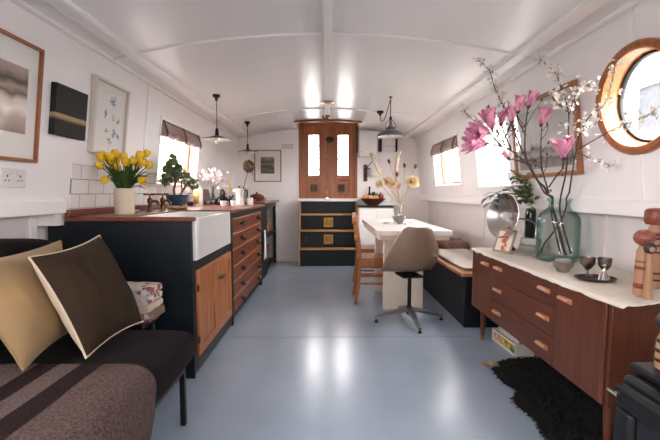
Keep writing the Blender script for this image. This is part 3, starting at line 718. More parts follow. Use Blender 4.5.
# far end of the counter
t = thing('milk_bottle', 'white bottle with a yellow side band beside the pink blossom', 'bottle', (-1.36, 4.08, .946))
m = MB(); m.lathe([(0, 0), (.048, 0), (.05, .01), (.05, .17), (.03, .205), (.02, .22), (.02, .245), (0, .245)], 24); link('body', m, P('white_bottle', '#e6e1da', .3), t)
m = MB(); m.surf(lambda u, v: (.0515 * math.cos(2.6 + 1.2 * u + 1.4), .0515 * math.sin(2.6 + 1.2 * u + 1.4), .02 + .14 * v), 10, 2); link('band', m, P('yellow_label', '#d9b265', .5), t, solid=.001)
t = thing('chopping_board', 'grey-brown chopping board leaning on the wall behind the black kettle', 'chopping board', (-1.42, 4.52, .9865))
m = MB(); m.prism([(-.15, 0), (.15, 0), (.15, .12), (.13, .14), (-.13, .14), (-.15, .12)], 0, .015, basis((0, 0, 0), (0, 1, 0), (-.16, 0, 1), (1, 0, .16))); link('board', m, WOOD('board_wood', '#6f5c50', '#8f7868', .6, 'Y'), t, bevel=.003)
t = thing('black_kettle', 'black stove kettle with an arched handle on the counter', 'kettle', (-1.19, 4.40, .946))
m = MB(); m.lathe([(0, 0), (.075, 0), (.085, .015), (.08, .05), (.055, .085), (.03, .095), (.03, .1), (.01, .104), (.012, .12), (0, .124)], 24); link('body', m, black_metal, t)
m = MB(); m.tube(smoothpath([(0, -.078, .05), (0, -.08, .12), (0, -.04, .165), (0, .04, .165), (0, .08, .12), (0, .078, .05)], 6), .011, 8); link('handle', m, black_metal, t)
m = MB(); m.tube([(.06, 0, .05), (.1, 0, .075), (.125, 0, .11)], [.018, .014, .01], 10); link('spout', m, black_metal, t)
for k, (x, y, lab) in enumerate(((-1.06, 3.95, 'small white espresso cup on the counter, nearest to the sink'), (-1.0, 4.13, 'small white espresso cup on the counter, between its twin and the coffee pot'))):
    t = thing('espresso_cup', lab, 'cup', (x, y, .946), rz=R(30 + 60 * k), group='white espresso cups')
    m = MB(); m.lathe([(0, 0), (.02, 0), (.03, .02), (.032, .055), (.029, .055), (.026, .02), (0, .008)], 18); link('body', m, white_ceramic, t)
    m = MB(); m.tube(smoothpath([(.03, 0, .045), (.05, 0, .042), (.05, 0, .022), (.027, 0, .016)]), .004, 6); link('handle', m, white_ceramic, t)
    m = MB(); m.lathe([(0, .046), (.0295, .046), (0, .0455)], 16); link('coffee', m, P('coffee', '#4a2c1d', .2), t)
M0 = (-1.0, 4.42, .946)
t = thing('moka_pot', 'pale enamel stovetop coffee pot with waisted body near the dried seed head', 'coffee pot', M0)
m = MB(); m.lathe([(0, 0), (.055, 0), (.056, .008), (.043, .085), (.046, .09), (.041, .095), (.06, .175), (.055, .178), (.01, .19), (0, .19)], 10); link('body', m, P('pale_enamel', '#d6d0ca', .3), t, smooth=25)
m = MB(); m.lathe([(0, .215), (.012, .21), (.014, .2), (.007, .19), (0, .19)], 12); link('lid_knob', m, black_metal, t)
m = MB(); m.tube(smoothpath([(.05, 0, .165), (.085, 0, .165), (.09, 0, .13), (.078, 0, .07)]), .008, 8); link('handle', m, black_metal, t)
m = MB(); m.prism([(-.05, -.012), (-.05, .012), (-.078, 0)], .145, .178); link('spout', m, bpy.data.materials['pale_enamel'], t)
t = thing('white_mug', 'plain white mug beside the coffee pot', 'mug', (-.90, 4.50, .946), rz=R(-60))
m = MB(); m.lathe([(0, 0), (.038, 0), (.04, .004), (.04, .08), (.036, .08), (.036, .01), (0, .008)], 22); link('body', m, white_ceramic, t)
m = MB(); m.tube(smoothpath([(.039, 0, .065), (.066, 0, .062), (.066, 0, .026), (.039, 0, .02)]), .005, 7); link('handle', m, white_ceramic, t)
t = thing('yellow_candle', 'tall yellow candle in a black holder behind the coffee pot', 'candle', (-1.15, 4.74 - .17, .946))
m = MB(); m.lathe([(0, 0), (.035, 0), (.035, .006), (.014, .012), (.014, .1), (0, .1)], 16); link('holder', m, black_metal, t)
m = MB(); m.lathe([(0, 0), (.0115, 0), (.0105, .14), (0, .143)], 12, T(0, 0, .1)); m.tube([(0, 0, .24), (0, 0, .253)], .0012, 5); link('candle', m, P('yellow_wax', '#cf9f2e', .45), t)
# vase with the dried seed head
V0 = (-1.02, 4.78, .97)
t = thing('green_grey_jug', 'small grey-green jug holding dried stems at the end of counter', 'jug', V0)
m = MB(); m.lathe([(0, 0), (.04, 0), (.055, .03), (.055, .07), (.035, .105), (.04, .12), (.036, .12), (.03, .1), (.05, .06), (0, .01)], 22); link('jug', m, P('grey_green_glaze', '#8c8f7c', .35, var=.15), t)
t = thing('dried_allium', 'big round brown dried seed head on a long stem in the jug', 'dried flower', V0)
hd = Vector((-.955, 4.74, 1.405)) - Vector(V0)
m = MB(); m.tube(smoothpath([(0, 0, .02), (-.02, 0, .12), (.03, -.02, .3), hd]), .004, 6); link('stem', m, bark, t)
m = MB(); m.ball(hd, .066, 16, 12); rnd = random.Random(8)
for k in range(420):
    d = Vector((rnd.gauss(0, 1), rnd.gauss(0, 1), rnd.gauss(0, 1))).normalized(); m.leaf(hd + d * .06, d, .024, .010, .2, seg=2)
link('head', m, P('dried_brown', '#5c4a35', .9, var=.35, vscale=60), t)
m = MB()
for k in range(16):
    a = rnd.uniform(0, 6.28); m.leaf((0, 0, .1), (math.cos(a) * .6, math.sin(a) * .6, 1), rnd.uniform(.08, .15), .02, .8, seg=4)
o = link('eucalyptus_sprig', m, grey_leaf); o.location = V0; tag(o, 'short grey-green leafy sprigs around the dried stem in the jug', 'foliage', kind='thing')
# pale pink blossom in a narrow vase
N0 = (-1.28, 4.52 - .18, .946)
t = thing('bud_vase', 'slim clear bud vase with pale pink blossom beside the white bottle', 'vase', N0)
m = MB(); m.lathe([(0, 0), (.028, 0), (.032, .02), (.03, .07), (.013, .13), (.016, .16), (.0135, .16), (.010, .13), (.027, .07), (.028, .02), (0, .008)], 20); link('vase', m, PANE('bud_vase_glass', '#e8efee'), t)
t = thing('pink_blossom_branch', 'pale pink blossom sprays standing in the slim bud vase', 'flowers', N0)
rnd = random.Random(5)
pm = P('pale_pink_petal', '#efdcdc', .6, var=.04, subsurf=.2)
tips = [Vector((0, -.30, .30)), Vector((.0, -.16, .36)), Vector((.02, -.05, .33)), Vector((.02, .08, .36)), Vector((0, .2, .34)), Vector((.05, .30, .29)), Vector((.05, .40, .27)), Vector((.03, .13, .27))]
m = MB()
for p in tips: m.tube(smoothpath([(0, 0, .02), (0, 0, .15), p * .6 + Vector((0, 0, .1)), p]), .002, 5)
link('stem', m, bark, t)
for p in tips:
    m = MB()
    for k in range(11):
        c = p + Vector((rnd.gauss(0, .022), rnd.gauss(0, .032), rnd.gauss(0, .026)))
        n = Vector((rnd.gauss(.5, .6), rnd.gauss(-.3, .6), rnd.gauss(.2, .6))).normalized(); Mx = align(n)
        for q in range(5):
            a = q * 1.2566; d = Mx @ Vector((math.cos(a), math.sin(a), .35)); m.leaf(c, d, .024, .020, -.3, up=tuple(n), seg=3)
    link('blossom', m, pm, t)
# cream vase and yellow tulips
V0 = (-1.272, 2.43, .946)
t = thing('cream_vase', 'straight-sided cream stoneware vase full of yellow tulips', 'vase', V0)
m = MB(); m.lathe([(0, 0), (.054, 0), (.058, .004), (.058, .16), (.054, .163), (.051, .16), (.051, .01), (0, .008)], 32); link('vase', m, cream_ceramic, t)
tul_y = P('tulip_yellow', '#e8bf1c', .5, var=.12, vscale=30, subsurf=.15); tul_g = P('tulip_leaf_green', '#3d5a2a', .45, var=.25, vscale=20)
rnd = random.Random(21)
special = {0: 'yellow tulip leaning furthest out over the near end of the worktop, faded pale', 3: 'yellow tulip hanging lowest on the sofa side of the vase', 13: 'yellow tulip hanging lowest on the window side of the vase', 15: 'tallest yellow tulip, standing up on the window side', 16: 'yellow tulip furthest out towards the window, level with the bunch', 7: 'single low yellow tulip in front of the middle of the bunch'}
for i, h in enumerate(TULIPS):
    h = Vector(h); h.x = max(h.x, -1.375); loc = Vector(V0); h = h - loc
    a0 = math.atan2(h.y, h.x); q = .028 * min(1, math.hypot(h.x, h.y) / .08)
    a1 = 2.4 * i; rb = .012 + .026 * ((i * 7) % 5) / 4
    base = Vector((math.cos(a1) * rb, math.sin(a1) * rb, .015))
    mouth = Vector((math.cos(a0) * q + rnd.uniform(-.012, .012), math.sin(a0) * q + rnd.uniform(-.012, .012), .16))
    droop = h.z < .26
    mid = mouth.lerp(h, .55) + Vector((0, 0, .05 if droop else .015))
    path = smoothpath([base, mouth, mid, h]); d = (path[-1] - path[-3]).normalized()
    if not droop: d = (d + Vector((0, 0, .5))).normalized()
    t = thing('yellow_tulip', special.get(i, 'yellow tulip in the dense middle of the bunch in cream vase'), 'tulip', V0, group='yellow tulips in the cream vase')
    m = MB(); m.tube(path, .0032, 6); link('stem', m, tul_g, t)
    Mx = Matrix.Translation(h - d * .012) @ align(d) @ RZ(rnd.uniform(0, 90))
    m = MB(); s = rnd.uniform(.92, 1.1)
    for k in range(6):
        off = 0 if k % 2 else .0025
        def pt(u, v, k=k, off=off):
            w = math.sin(math.pi * (v * .86 + .1)) ** .7 * .021; an = k * math.pi / 3 + (u - .5) * w * 2 / .02 * .62
            r = (.006 + .0165 * math.sin(math.pi * (v * .78 + .06)) + off) * s
            return (r * math.cos(an), r * math.sin(an), (v * .054 - .001 * abs(u - .5)) * s)
        m.surf(pt, 5, 7, M=Mx)
    link('flower', m, tul_y, t, weld=True)
    m = MB()
    for k in range(3):
        dd = (h - mouth).normalized() + Vector((rnd.uniform(-.5, .5), rnd.uniform(-.5, .5), rnd.uniform(.1, .5)))
        dd.x = dd.x if mouth.x + dd.x * .2 > -.10 else abs(dd.x)
        m.leaf(mouth - Vector((0, 0, .01)), dd, rnd.uniform(.13, .21), .03, rnd.uniform(.5, 1.1), seg=7, fold=.35)
    link('leaf', m, tul_g, t)
# blinds
cloth_blind = P('pinkish_grey_blind_cloth', '#9c8883', .9, var=.08, bump=.1, bscale=150)
strap_m = P('dark_strap', '#4a3b3a', .9)
def blind(M, w, h, y_at, label):
    t = thing('roman_blind', label, 'blind', M=M, group='rolled up window blinds')
    prof = [(h / 2 - .008, -.055), (h / 2 - .008, -.005), (h / 2 - .03, .012), (h / 2 - .06, .02), (h / 2 - .09, .03), (h / 2 - .118, .026), (h / 2 - .135, .005), (h / 2 - .13, -.03), (h / 2 - .10, -.045), (h / 2 - .05, -.055)]
    def fn(u, v):
        i = u * len(prof); a = prof[int(i) % len(prof)]; b = prof[(int(i) + 1) % len(prof)]; f = i - int(i)
        y = a[0] + (b[0] - a[0]) * f; z = a[1] + (b[1] - a[1]) * f
        e = .006 * math.sin(v * 31) + .004 * math.sin(v * 77 + 1)
        k = (h / 2 - y) / .14
        return (-w / 2 + .012 + (w - .024) * v, y - e * k * 1.6, z + e * k)
    m = MB(); m.surf(fn, 40, 40, closeu=True)
    n = 40; m.f.append(tuple(range(n))); m.f.append(tuple(n * 40 + k for k in range(n - 1, -1, -1))); m.mi += [0, 0]
    link('fabric', m, cloth_blind, t, smooth=50)
    for q in (-.46, .0, .44):
        m = MB(); m.surf(lambda u, v: (q * w + .012 * (u - .5) * 2, (h / 2 - .004 - .142 * math.sin(v * math.pi / 2)), .0 + .047 * math.sin(min(1, v * 1.15) * math.pi * .72)), 2, 12); link('strap', m, strap_m, t, solid=.004)
    return t
y, a, z, h = WINL[0]; blind(WL(y, z), a, h, 0, 'pinkish-grey blind rolled up at the window above the sink')
y, a, z, h = WINR[0]; blind(WR(y, z), a, h, 0, 'pinkish-grey blind rolled up at the small window beyond the table')
# ------------------------------------------------------------------ starboard side: sideboard
A0 = (1.34, 2.17, 0)
t = thing('teak_sideboard', 'long reddish teak sideboard with three drawers between two doors', 'sideboard', A0)
X0, X1, Y0, Y1, Z0, Z1 = 1.10, 1.575, 1.445, 2.872, .235, .66
m = MB()
m.box(X0, X1, Y0, Y0 + .02, Z0, Z1); m.box(X0, X1, Y1 - .02, Y1, Z0, Z1); m.box(X0 + .012, X1, Y0 + .02, Y1 - .02, Z0, Z0 + .02); m.box(X1 - .012, X1, Y0 + .02, Y1 - .02, Z0 + .02, Z1 - .02)
m.box(X0 + .02, X1, 1.80, 1.815, Z0 + .02, Z1 - .02); m.box(X0 + .02, X1, 2.505, 2.52, Z0 + .02, Z1 - .02)
link('carcass', m, teak_up, t, at=A0, bevel=.002)
m = MB(); m.box(X0, X1, Y0 + .0205, Y1 - .0205, Z1 - .02, Z1); link('top', m, teak, t, at=A0, bevel=.002)
def wedge_handle(y, z, par):
    mm = MB(); mm.add([(0, -.042, -.014), (0, .042, -.014), (0, .042, .014), (0, -.042, .014), (-.030, -.036, .002), (-.030, .036, .002), (-.022, .036, .016), (-.022, -.036, .016)],
                      [(0, 1, 2, 3), (4, 7, 6, 5), (0, 4, 5, 1), (1, 5, 6, 2), (2, 6, 7, 3), (3, 7, 4, 0)], T(X0 - .008, y, z))
    link('handle', mm, handle_wood, par, at=A0, bevel=.003)
for y0, y1, hy in ((Y0 + .022, 1.806, 1.715), (2.514, Y1 - .022, 2.60)):
    m = MB(); m.box(X0 - .008, X0 + .010, y0, y1, Z0 + .003, Z1 - .003); d = link('cupboard_door', m, teak_up, t, at=A0, bevel=.002)
    wedge_handle(hy, .592, d)
zs = [(.527, Z1 - .003), (.384, .523), (Z0 + .003, .380)]
for z0, z1 in zs:
    m = MB(); m.box(X0 - .008, X0 + .010, 1.810, 2.510, z0, z1); m.box(X0 + .010, X0 + .40, 1.825, 2.495, z0 + .022, z1 - .03)
    d = link('drawer', m, teak, t, at=A0, bevel=.002)
    for y in (1.885, 2.405): wedge_handle(y, (z0 + z1) / 2 + .005, d)
for x in (X0 + .05, X1 - .06):
    for y in (Y0 + .06, Y1 - .10):
        m = MB(); m.tube([(x, y, Z0), (x, y, .03)], [.022, .014], 16); l = link('leg', m, teak_up, t, at=A0)
        m = MB(); m.tube([(x, y, .031), (x, y, .0)], [.015, .013], 16); link('ferrule', m, brass, l, at=A0)
# linen runner over its top
E0 = (1.34, 2.17, .661)
t = thing('linen_runner', 'creased white linen runner covering the sideboard top', 'cloth', E0)
def run(u, v):
    x = 1.088 + .49 * u; y = 1.37 + 1.515 * v
    near = max(0, 1 - v * 9)
    z = .6645 + .0015 * noise.noise(Vector((x * 9, y * 7, 0)))
    z = max(z, .6625)
    e = max(0, 1 - u * 60); z -= e * .012 - e * .008 * noise.noise(Vector((y * 14, 3, 0)))
    x -= e * .006 + e * .005 * noise.noise(Vector((y * 9, 5, 1)))
    if near > 0:
        z += near * (.006 + .010 * noise.noise(Vector((x * 22, 1, y * 3)))) ; y += near * .028 * noise.noise(Vector((x * 11, 7, 0))) + near * .05 * u
    return (x, y, z)
m = MB(); m.surf(run, 60, 110)
link('cloth', m, P('white_linen', '#e4dbce', .9, var=.05, vscale=18, bump=.2, bscale=300), t, at=E0, solid=.003, soff=1)
ST = .6705
# parabolic reflector heater
t = thing('bowl_heater', 'vintage polished metal dish heater on a round wooden foot', 'heater', (1.41, 2.66, ST))
m = MB(); m.lathe([(0, 0), (.07, 0), (.075, .006), (.07, .016), (.03, .022), (0, .022)], 28); link('foot', m, worktop_wood, t)
C = Vector((-.168, .035, .25)); n = Vector((-.95, -.26, .14)).normalized(); Q = Matrix.Translation(C) @ align(n)
m = MB(); m.tube(smoothpath([(.02, 0, .02), (.055, .02, .10), (.05, .03, .2), C - n * .10, C - n * .062]), .007, 8); link('arm', m, steel, t)
m = MB()
prof = [(.155 * k / 14, .075 * (k / 14) ** 2 - .065) for k in range(15)]
m.lathe(prof + [(.16, .011), (.157, .013)] + [(r - .002, z + .003) for r, z in prof[::-1]], 44, Q); link('dish', m, P('polished_dish', '#cfc7c3', .27, 1.0, var=.08, vscale=4), t)
m = MB(); m.lathe([(0, -.06), (.02, -.058), (.018, -.03), (.03, -.02), (.03, .0), (.014, .02), (0, .022)], 18, Q); link('element', m, white_ceramic, t)
m = MB(); m.ball(C - n * .085, (.03, .03, .03), 16, 10); link('pivot_knob', m, dark_brass, t)
# small frames
def stand_frame(name, label, cat, loc, rz, w, h, lean, fmat, pmat, fw):
    t = thing(name, label, cat, loc, rz=rz)
    M = T(0, 0, .0) @ RX(90 - lean) @ T(0, h / 2, 0)
    m = MB(); m.frame(w, h, fw, -.006, .008, M); link('frame', m, fmat, t, bevel=.002)
    m = MB(); m.box(-w / 2 + fw, w / 2 - fw, -h / 2 + fw, h / 2 - fw, -.004, .002, M); link('picture', m, pmat, t, smooth=0)
    m = MB(); a = M @ Vector((0, h * .2, -.007)); m.bar(a, (0, a.y + .075, .004), .03, .004); link('easel_back', m, blackpaint, t)
    return t
stand_frame('picture_frame', 'small tilted frame with an orange-red figure print in front of the dish heater', 'picture', (1.20, 2.62, ST + .004), R(-62), .14, .165, 24, P('champagne_frame', '#9d8d79', .4),
            RAMP('red_figure_print', [(0, '#e6d9c8'), (.36, '#e2cdb9'), (.45, '#b9482f'), (.6, '#c9694a'), (.68, '#e4d3bf'), (1, '#e9dfd0')], 0, -.06, .06, .5, .9, 28), .012)
stand_frame('postcard_frame', 'small grey landscape card in a clear stand, beside the glass jar', 'picture', (1.315, 2.50, ST + .004), R(-58), .135, .115, 22, P('grey_frame', '#8b8580', .4),
            RAMP('grey_landscape_print', [(0, '#6c6864'), (.3, '#8d8883'), (.45, '#57534f'), (.55, '#a7a19b'), (1, '#b9b3ad')], 2, .02, .11, .3, .25, 30), .006)
# dark green bottle with houseplant cuttings
V0 = (1.485, 2.79, ST)
t = thing('green_bottle', 'tall dark green glass bottle holding leafy stems behind the grey card', 'bottle', V0)
m = MB(); m.lathe([(0, 0), (.034, 0), (.037, .008), (.037, .26), (.032, .29), (.026, .31), (.028, .335), (.024, .335), (.022, .31), (.033, .25), (.033, .012), (0, .01)], 26); link('bottle', m, P('dark_green_glass', '#1f2c22', .12, var=.1), t)
rnd = random.Random(14)
def leafy(name, label, tips, mats, L, w, curl, npt, cat='plant', leaves='leaf'):
    tt = thing(name, label, cat, V0)
    m = MB()
    for p in tips: m.tube(smoothpath([(0, 0, .02), (rnd.uniform(-.008, .008), rnd.uniform(-.008, .008), .33), Vector(p) * .55 + Vector((0, 0, .2)), p]), .003, 6)
    link('stem', m, leaf_green, tt)
    for p in tips:
        m = MB(); p = Vector(p)
        for k in range(npt):
            a = 6.283 * k / npt + rnd.uniform(-.3, .3)
            d = Vector((math.cos(a), math.sin(a), rnd.uniform(-.25, .6)))
            q = p - Vector((p.x, p.y, p.z - .33)).normalized() * rnd.uniform(0, .08)
            m.leaf(q, d, L * rnd.uniform(.8, 1.15), w * rnd.uniform(.8, 1.1), curl, seg=6)
        link(leaves, m, mats, tt)
    return tt
leafy('umbrella_plant', 'dark long-leaved stem drooping over the dish heater', [(-0.36, -0.07, 0.382), (-0.288, -0.05, 0.41), (-0.356, -0.13, 0.34), (-0.212, -0.01, 0.38)], dark_leaf, .095, .026, 1.1, 6)
leafy('pothos_cutting', 'light green bushy leaves rising from the dark bottle', [(-0.155, -0.03, 0.559), (-0.113, -0.05, 0.501), (-0.04, -0.03, 0.545), (-0.199, -0.07, 0.452), (-0.137, -0.09, 0.416), (0.003, -0.05, 0.453), (-0.003, -0.13, 0.388), (-0.096, -0.11, 0.368), (0.001, -0.01, 0.517), (-0.17, -0.09, 0.354), (-0.072, -0.03, 0.453), (0.004, -0.11, 0.319)], P('fresh_leaf_green', '#71854f', .45, var=.35, vscale=30), .066, .036, .7, 15)
# aqua glass jar
J0 = (1.405, 2.32, ST)
t = thing('glass_jar', 'big aqua tinted glass jar holding the blossom branches', 'jar', J0)
m = MB()
outp = [(0, 0), (.11, 0), (.126, .006), (.132, .02), (.132, .235), (.128, .262), (.11, .29), (.085, .308), (.066, .322), (.062, .335), (.063, .352), (.074, .372), (.078, .376)]
inn = [(.075, .378), (.068, .37), (.058, .352), (.057, .335), (.062, .320), (.082, .303), (.106, .285), (.123, .26), (.127, .235), (.127, .03), (.12, .018), (.09, .014), (0, .02)]
m.lathe(outp + inn, 48, Matrix.Diagonal((.89, .89, 1, 1)))
gm = PANE('aqua_jar_glass', '#f7fbfa', '#9fcfca')
link('jar', m, gm, t, smooth=60)
# bowls, goblets, dolls
t = thing('small_bowl', 'small grey-brown pottery bowl in front of the glass jar', 'bowl', (1.235, 1.985, ST))
m = MB(); m.lathe([(0, 0), (.028, 0), (.03, .006), (.046, .03), (.05, .052), (.046, .054), (.042, .03), (.02, .012), (0, .01)], 28); link('bowl', m, P('grey_brown_glaze', '#7b716a', .4, var=.3, vscale=25), t)
t = thing('nested_bowl', 'paler pottery bowl nested inside the small grey-brown bowl', 'bowl', (1.235, 1.985, ST + .022))
m = MB(); m.lathe([(0, 0), (.02, 0), (.036, .018), (.041, .040), (.038, .041), (.033, .018), (0, .006)], 28); link('bowl', m, P('pale_grey_glaze', '#a49c95', .4, var=.15, vscale=25), t)
t = thing('metal_tray', 'small dark oval metal tray under the two pewter goblets', 'tray', (1.27, 1.79, ST))
m = MB(); m.lathe([(0, .004), (.06, .002), (.066, 0), (.08, .010), (.083, .012), (.08, .013), (.065, .005), (0, .006)], 30, Matrix.Diagonal((1.1, .9, 1, 1))); link('tray', m, P('dark_bronze', '#4c3c34', .4, .7, var=.3), t)
for k, (x, y, s, lab) in enumerate(((1.262, 1.835, .95, 'pewter goblet on the dark tray, beside the pottery bowl'), (1.32, 1.80, .85, 'pewter goblet on the dark tray, beside the wooden dolls'))):
    t = thing('pewter_goblet', lab, 'goblet', (x, y, ST + .008), group='pewter goblets on the tray')
    m = MB(); m.lathe([(0, 0), (.024 * s, 0), (.024 * s, .004), (.008, .012), (.007, .03), (.016 * s, .038)], 24); link('stem', m, pewter, t)
    m = MB(); m.lathe([(0, .036), (.016 * s, .038), (.032 * s, .06), (.035 * s, .095), (.032 * s, .095), (.029 * s, .062), (0, .045)], 24); link('cup', m, pewter, t)
t = thing('chrome_snuffer', 'shiny chrome bell standing at the front of the dark tray', 'bell', (1.285, 1.755, ST + .0075))
m = MB(); m.lathe([(0, 0), (.026, 0), (.022, .012), (.010, .04), (.006, .06), (.009, .07), (0, .078)], 20); link('bell', m, chrome, t)
doll_wood = P('painted_doll_wood', '#a67c5c', .45, var=.1, vscale=6, stretch=(1, 1, .3)); doll_red = P('doll_red_paint', '#84392c', .45, var=.2); doll_dark = P('doll_dark_paint', '#2b201d', .4); doll_face = P('doll_face_wood', '#a97f60', .4)
def kokeshi(label, loc, h, r, hr, bands, rz=0.0, head_mat=None, hair=True, squash=.8, drum=False):
    t = thing('wooden_doll', label, 'doll', loc, rz=rz)
    bh = h - hr * 2 * squash
    m = MB(); m.lathe([(0, 0), (r * .98, 0), (r * 1.02, bh * .05), (r * .96, bh * .5), (r * .82, bh * .9), (r * .55, bh), (0, bh)], 24); b = link('body', m, doll_wood, t)
    for z0, z1, mt in bands:
        m = MB(); rr = r * 1.025
        m.lathe([(rr * (1 - .17 * z0 / bh), z0), (rr * (1 - .17 * z1 / bh), z1)], 24); link('painted_band', m, mt, b, solid=.001)
    m = MB(); m.ball((0, 0, h - hr * squash), (hr, hr, hr * squash), 24, 14)
    if drum: m = MB(); m.lathe([(0, 0), (hr * .86, 0), (hr, .012), (hr, hr * 1.25), (hr * .86, hr * 1.5), (hr * .5, hr * 1.6), (0, hr * 1.62)], 26, T(0, 0, h - hr * 1.62))
    hd = link('head', m, head_mat or doll_face, t)
    if hair:
        m = MB(); m.ball((0, hr * .10, h - hr * squash + hr * .12), (hr * 1.03, hr * .98, hr * squash * .97), 24, 14); link('hair', m, doll_dark, hd)
    for s in (-1, 1):
        m = MB(); m.ball((s * hr * .32, -hr * .94, h - hr * squash * 1.15), (hr * .12, hr * .05, hr * .05), 10, 6); link('eye', m, doll_dark, hd)
    m = MB(); m.ball((0, -hr * .97, h - hr * squash * 1.35), (hr * .04, hr * .05, hr * .09), 8, 6); link('nose', m, doll_dark, hd)
    m = MB(); m.ball((0, -hr * .88, h - hr * squash * 1.62), (hr * .10, hr * .05, hr * .04), 8, 6); link('mouth', m, doll_red, hd)
    return t
kokeshi('pale wooden doll with red painted patches, standing nearest the sideboard edge', (1.265, 1.515, ST), .265, .029, .037, [(.03, .05, doll_red), (.10, .118, doll_red), (.135, .14, doll_red)], R(-35), P('doll_red_head', '#8c4a39', .4, var=.2), hair=False, squash=.9)
t = thing('wooden_figurine', 'little dark-topped wooden figure in front of the pale doll', 'figurine', (1.245, 1.462, ST))
m = MB(); m.lathe([(0, 0), (.014, 0), (.015, .05), (.012, .1), (.010, .178), (0, .18)], 16); link('body', m, doll_wood, t)
m = MB(); m.ball((0, 0, .197), (.021, .021, .023), 18, 12); link('head', m, doll_dark, t)
m = MB(); m.ball((-.004, -.0135, .195), (.011, .009, .012), 14, 10); link('face', m, doll_face, t)
kokeshi('tall red-brown wooden doll with dark bands behind the pale doll', (1.43, 1.655, ST), .345, .037, .044, [(z, z + .008, doll_dark) for z in (.03, .06, .09, .12, .15, .18, .21)] + [(.225, .24, doll_red)], R(-20), P('doll_brown_head', '#7a3a28', .4, var=.2), hair=False, squash=.8, drum=True)
# box of magazines and sheepskin on the floor
t = thing('printed_box', 'low open cardboard box with yellow printed side under the sideboard', 'box', (1.295, 2.62, 0), rz=R(3))
m = MB(); m.box(-.065, .065, -.16, .16, .001, .006); m.box(-.065, -.06, -.16, .16, .006, .085); m.box(.06, .065, -.16, .16, .006, .085); m.box(-.06, .06, -.16, -.155, .006, .085); m.box(-.06, .06, .155, .16, .006, .085)
link('body', m, P('white_card', '#cfcac3', .7), t)
m = MB(); m.box(-.067, -.065, -.15, .15, .02, .072); link('printed_side', m, RAMP('yellow_print', [(0, '#3f5f3c'), (.42, '#c9a93c'), (.5, '#e0c65c'), (.6, '#8d4a2f'), (1, '#d9d0bd')], 1, -.16, .16, .6, 2.0, 40), t)
t = thing('magazine', 'thin white magazine standing up inside the low printed box', 'magazine', (1.295, 2.62, .0075), rz=R(3))
m = MB(); m.box(-.03, -.018, -.13, .13, 0, .10); link('pages', m, paper, t, bevel=.002)
m = MB(); m.box(-.0315, -.0302, -.131, .131, 0, .101); link('cover', m, P('magazine_cover', '#c9c4bb', .4), t)
H0 = (1.25, 1.9, 0)
t = thing('sheepskin_rug', 'shaggy black sheepskin with a pale tip lying under the sideboard', 'rug', H0)
poly = [(1.01, 2.30), (1.0, 2.12), (1.035, 2.02), (.965, 1.90), (.99, 1.75), (.965, 1.62), (1.02, 1.45), (1.0, 1.32), (1.15, 1.27), (1.35, 1.30), (1.5, 1.4), (1.52, 1.75), (1.46, 2.05), (1.48, 2.3), (1.38, 2.43), (1.2, 2.42), (1.08, 2.36)]
poly = [tuple(p[:2]) for p in smoothpath([(x, y, 0) for x, y in poly + poly[:1]], 4)][:-1]
cx, cy = 1.24, 1.85
m = MB()
def sk(u, v):
    i = int(u * len(poly)) % len(poly); x, y = poly[i]; s = v ** .8
    return (cx + (x - cx) * s, cy + (y - cy) * s, .003 + .028 * (1 - v ** 6) + .006 * noise.noise(Vector((x * 20 * v, y * 20 * v, 0))))
m.surf(sk, len(poly), 14, closeu=True); link('hide', m, P('black_hide', '#0f0e0e', .9), t, at=H0)
m = MB(); rnd = random.Random(2)
for k in range(9000):
    i = rnd.randrange(len(poly)); v = math.sqrt(rnd.random()); x, y, z = sk(i / len(poly) + 1e-4, v)
    a = rnd.uniform(0, 6.28); out2 = Vector((x - cx, y - cy, 0)).normalized() * .5
    m.leaf((x, y, max(.004, z - .004)), Vector((math.cos(a) * .6, math.sin(a) * .6, .3 + .2 * (1 - v))) + out2, rnd.uniform(.018, .034), .007, 1.2, seg=2)
link('fur', m, P('black_fur', '#0b0a0a', .9, var=.3, vscale=12), t, at=H0, smooth=0)
m = MB()
for k in range(500):
    a = rnd.uniform(0, 6.28); q = rnd.random() ** .5 * .032
    m.leaf((1.012 + math.cos(a) * q, 2.318 + math.sin(a) * q, .008), (math.cos(a) * .8, math.sin(a) * .8, .7), .03, .009, 1.0, seg=3)
link('pale_tip', m, P('pale_fur', '#a8927a', .8, var=.15), t, at=H0, smooth=0)
# wood stove
O0 = (1.15, .80, 0)
t = thing('wood_stove', 'black cast-iron wood stove beside the near end of sideboard', 'stove', O0)
iron = P('black_cast_iron', '#121316', .48, .0, spec=.3, var=.15, vscale=30, bump=.03, bscale=120)
m = MB(); m.box(.79, 1.42, .47, .995, .11, .598); link('body', m, iron, t, at=O0, bevel=.012)
m = MB(); m.box(.822, 1.45, .46, 1.015, .599, .622); link('top_plate', m, iron, t, at=O0, bevel=.008, seg=3)
for x in (.84, 1.38):
    for y in (.52, .94):
        m = MB(); m.tube([(x, y, .115), (x, y, .0)], [.026, .018], 12); link('leg', m, iron, t, at=O0)
m = MB(); m.frame(.50, .42, .06, 0, .03, basis((.791, .735, .372), (0, -1, 0), (0, 0, 1), (-1, 0, 0))); d = link('stove_door', m, iron, t, at=O0, bevel=.014, seg=3)
m = MB(); m.box(.775, .788, .54, .93, .225, .52); link('door_glass', m, P('stove_glass', '#101113', .08), d, at=O0)
m = MB(); m.tube([(.765, .965, .56), (.748, .965, .56)], .005, 8); m.tube([(.748, .95, .56), (.748, .985, .56)], .005, 8); link('door_handle', m, steel, d, at=O0)
m = MB(); m.box(.77, .789, .60, .86, .125, .15); link('air_slide', m, iron, t, at=O0, bevel=.006)
m = MB(); m.tube([(1.25, .72, .622), (1.25, .72, 1.945)], .055, 24); link('flue', m, iron, t, at=O0)
t = thing('black_haired_doll', 'small striped wooden doll with a black head standing on the stove', 'doll', (.885, .965, .6235))
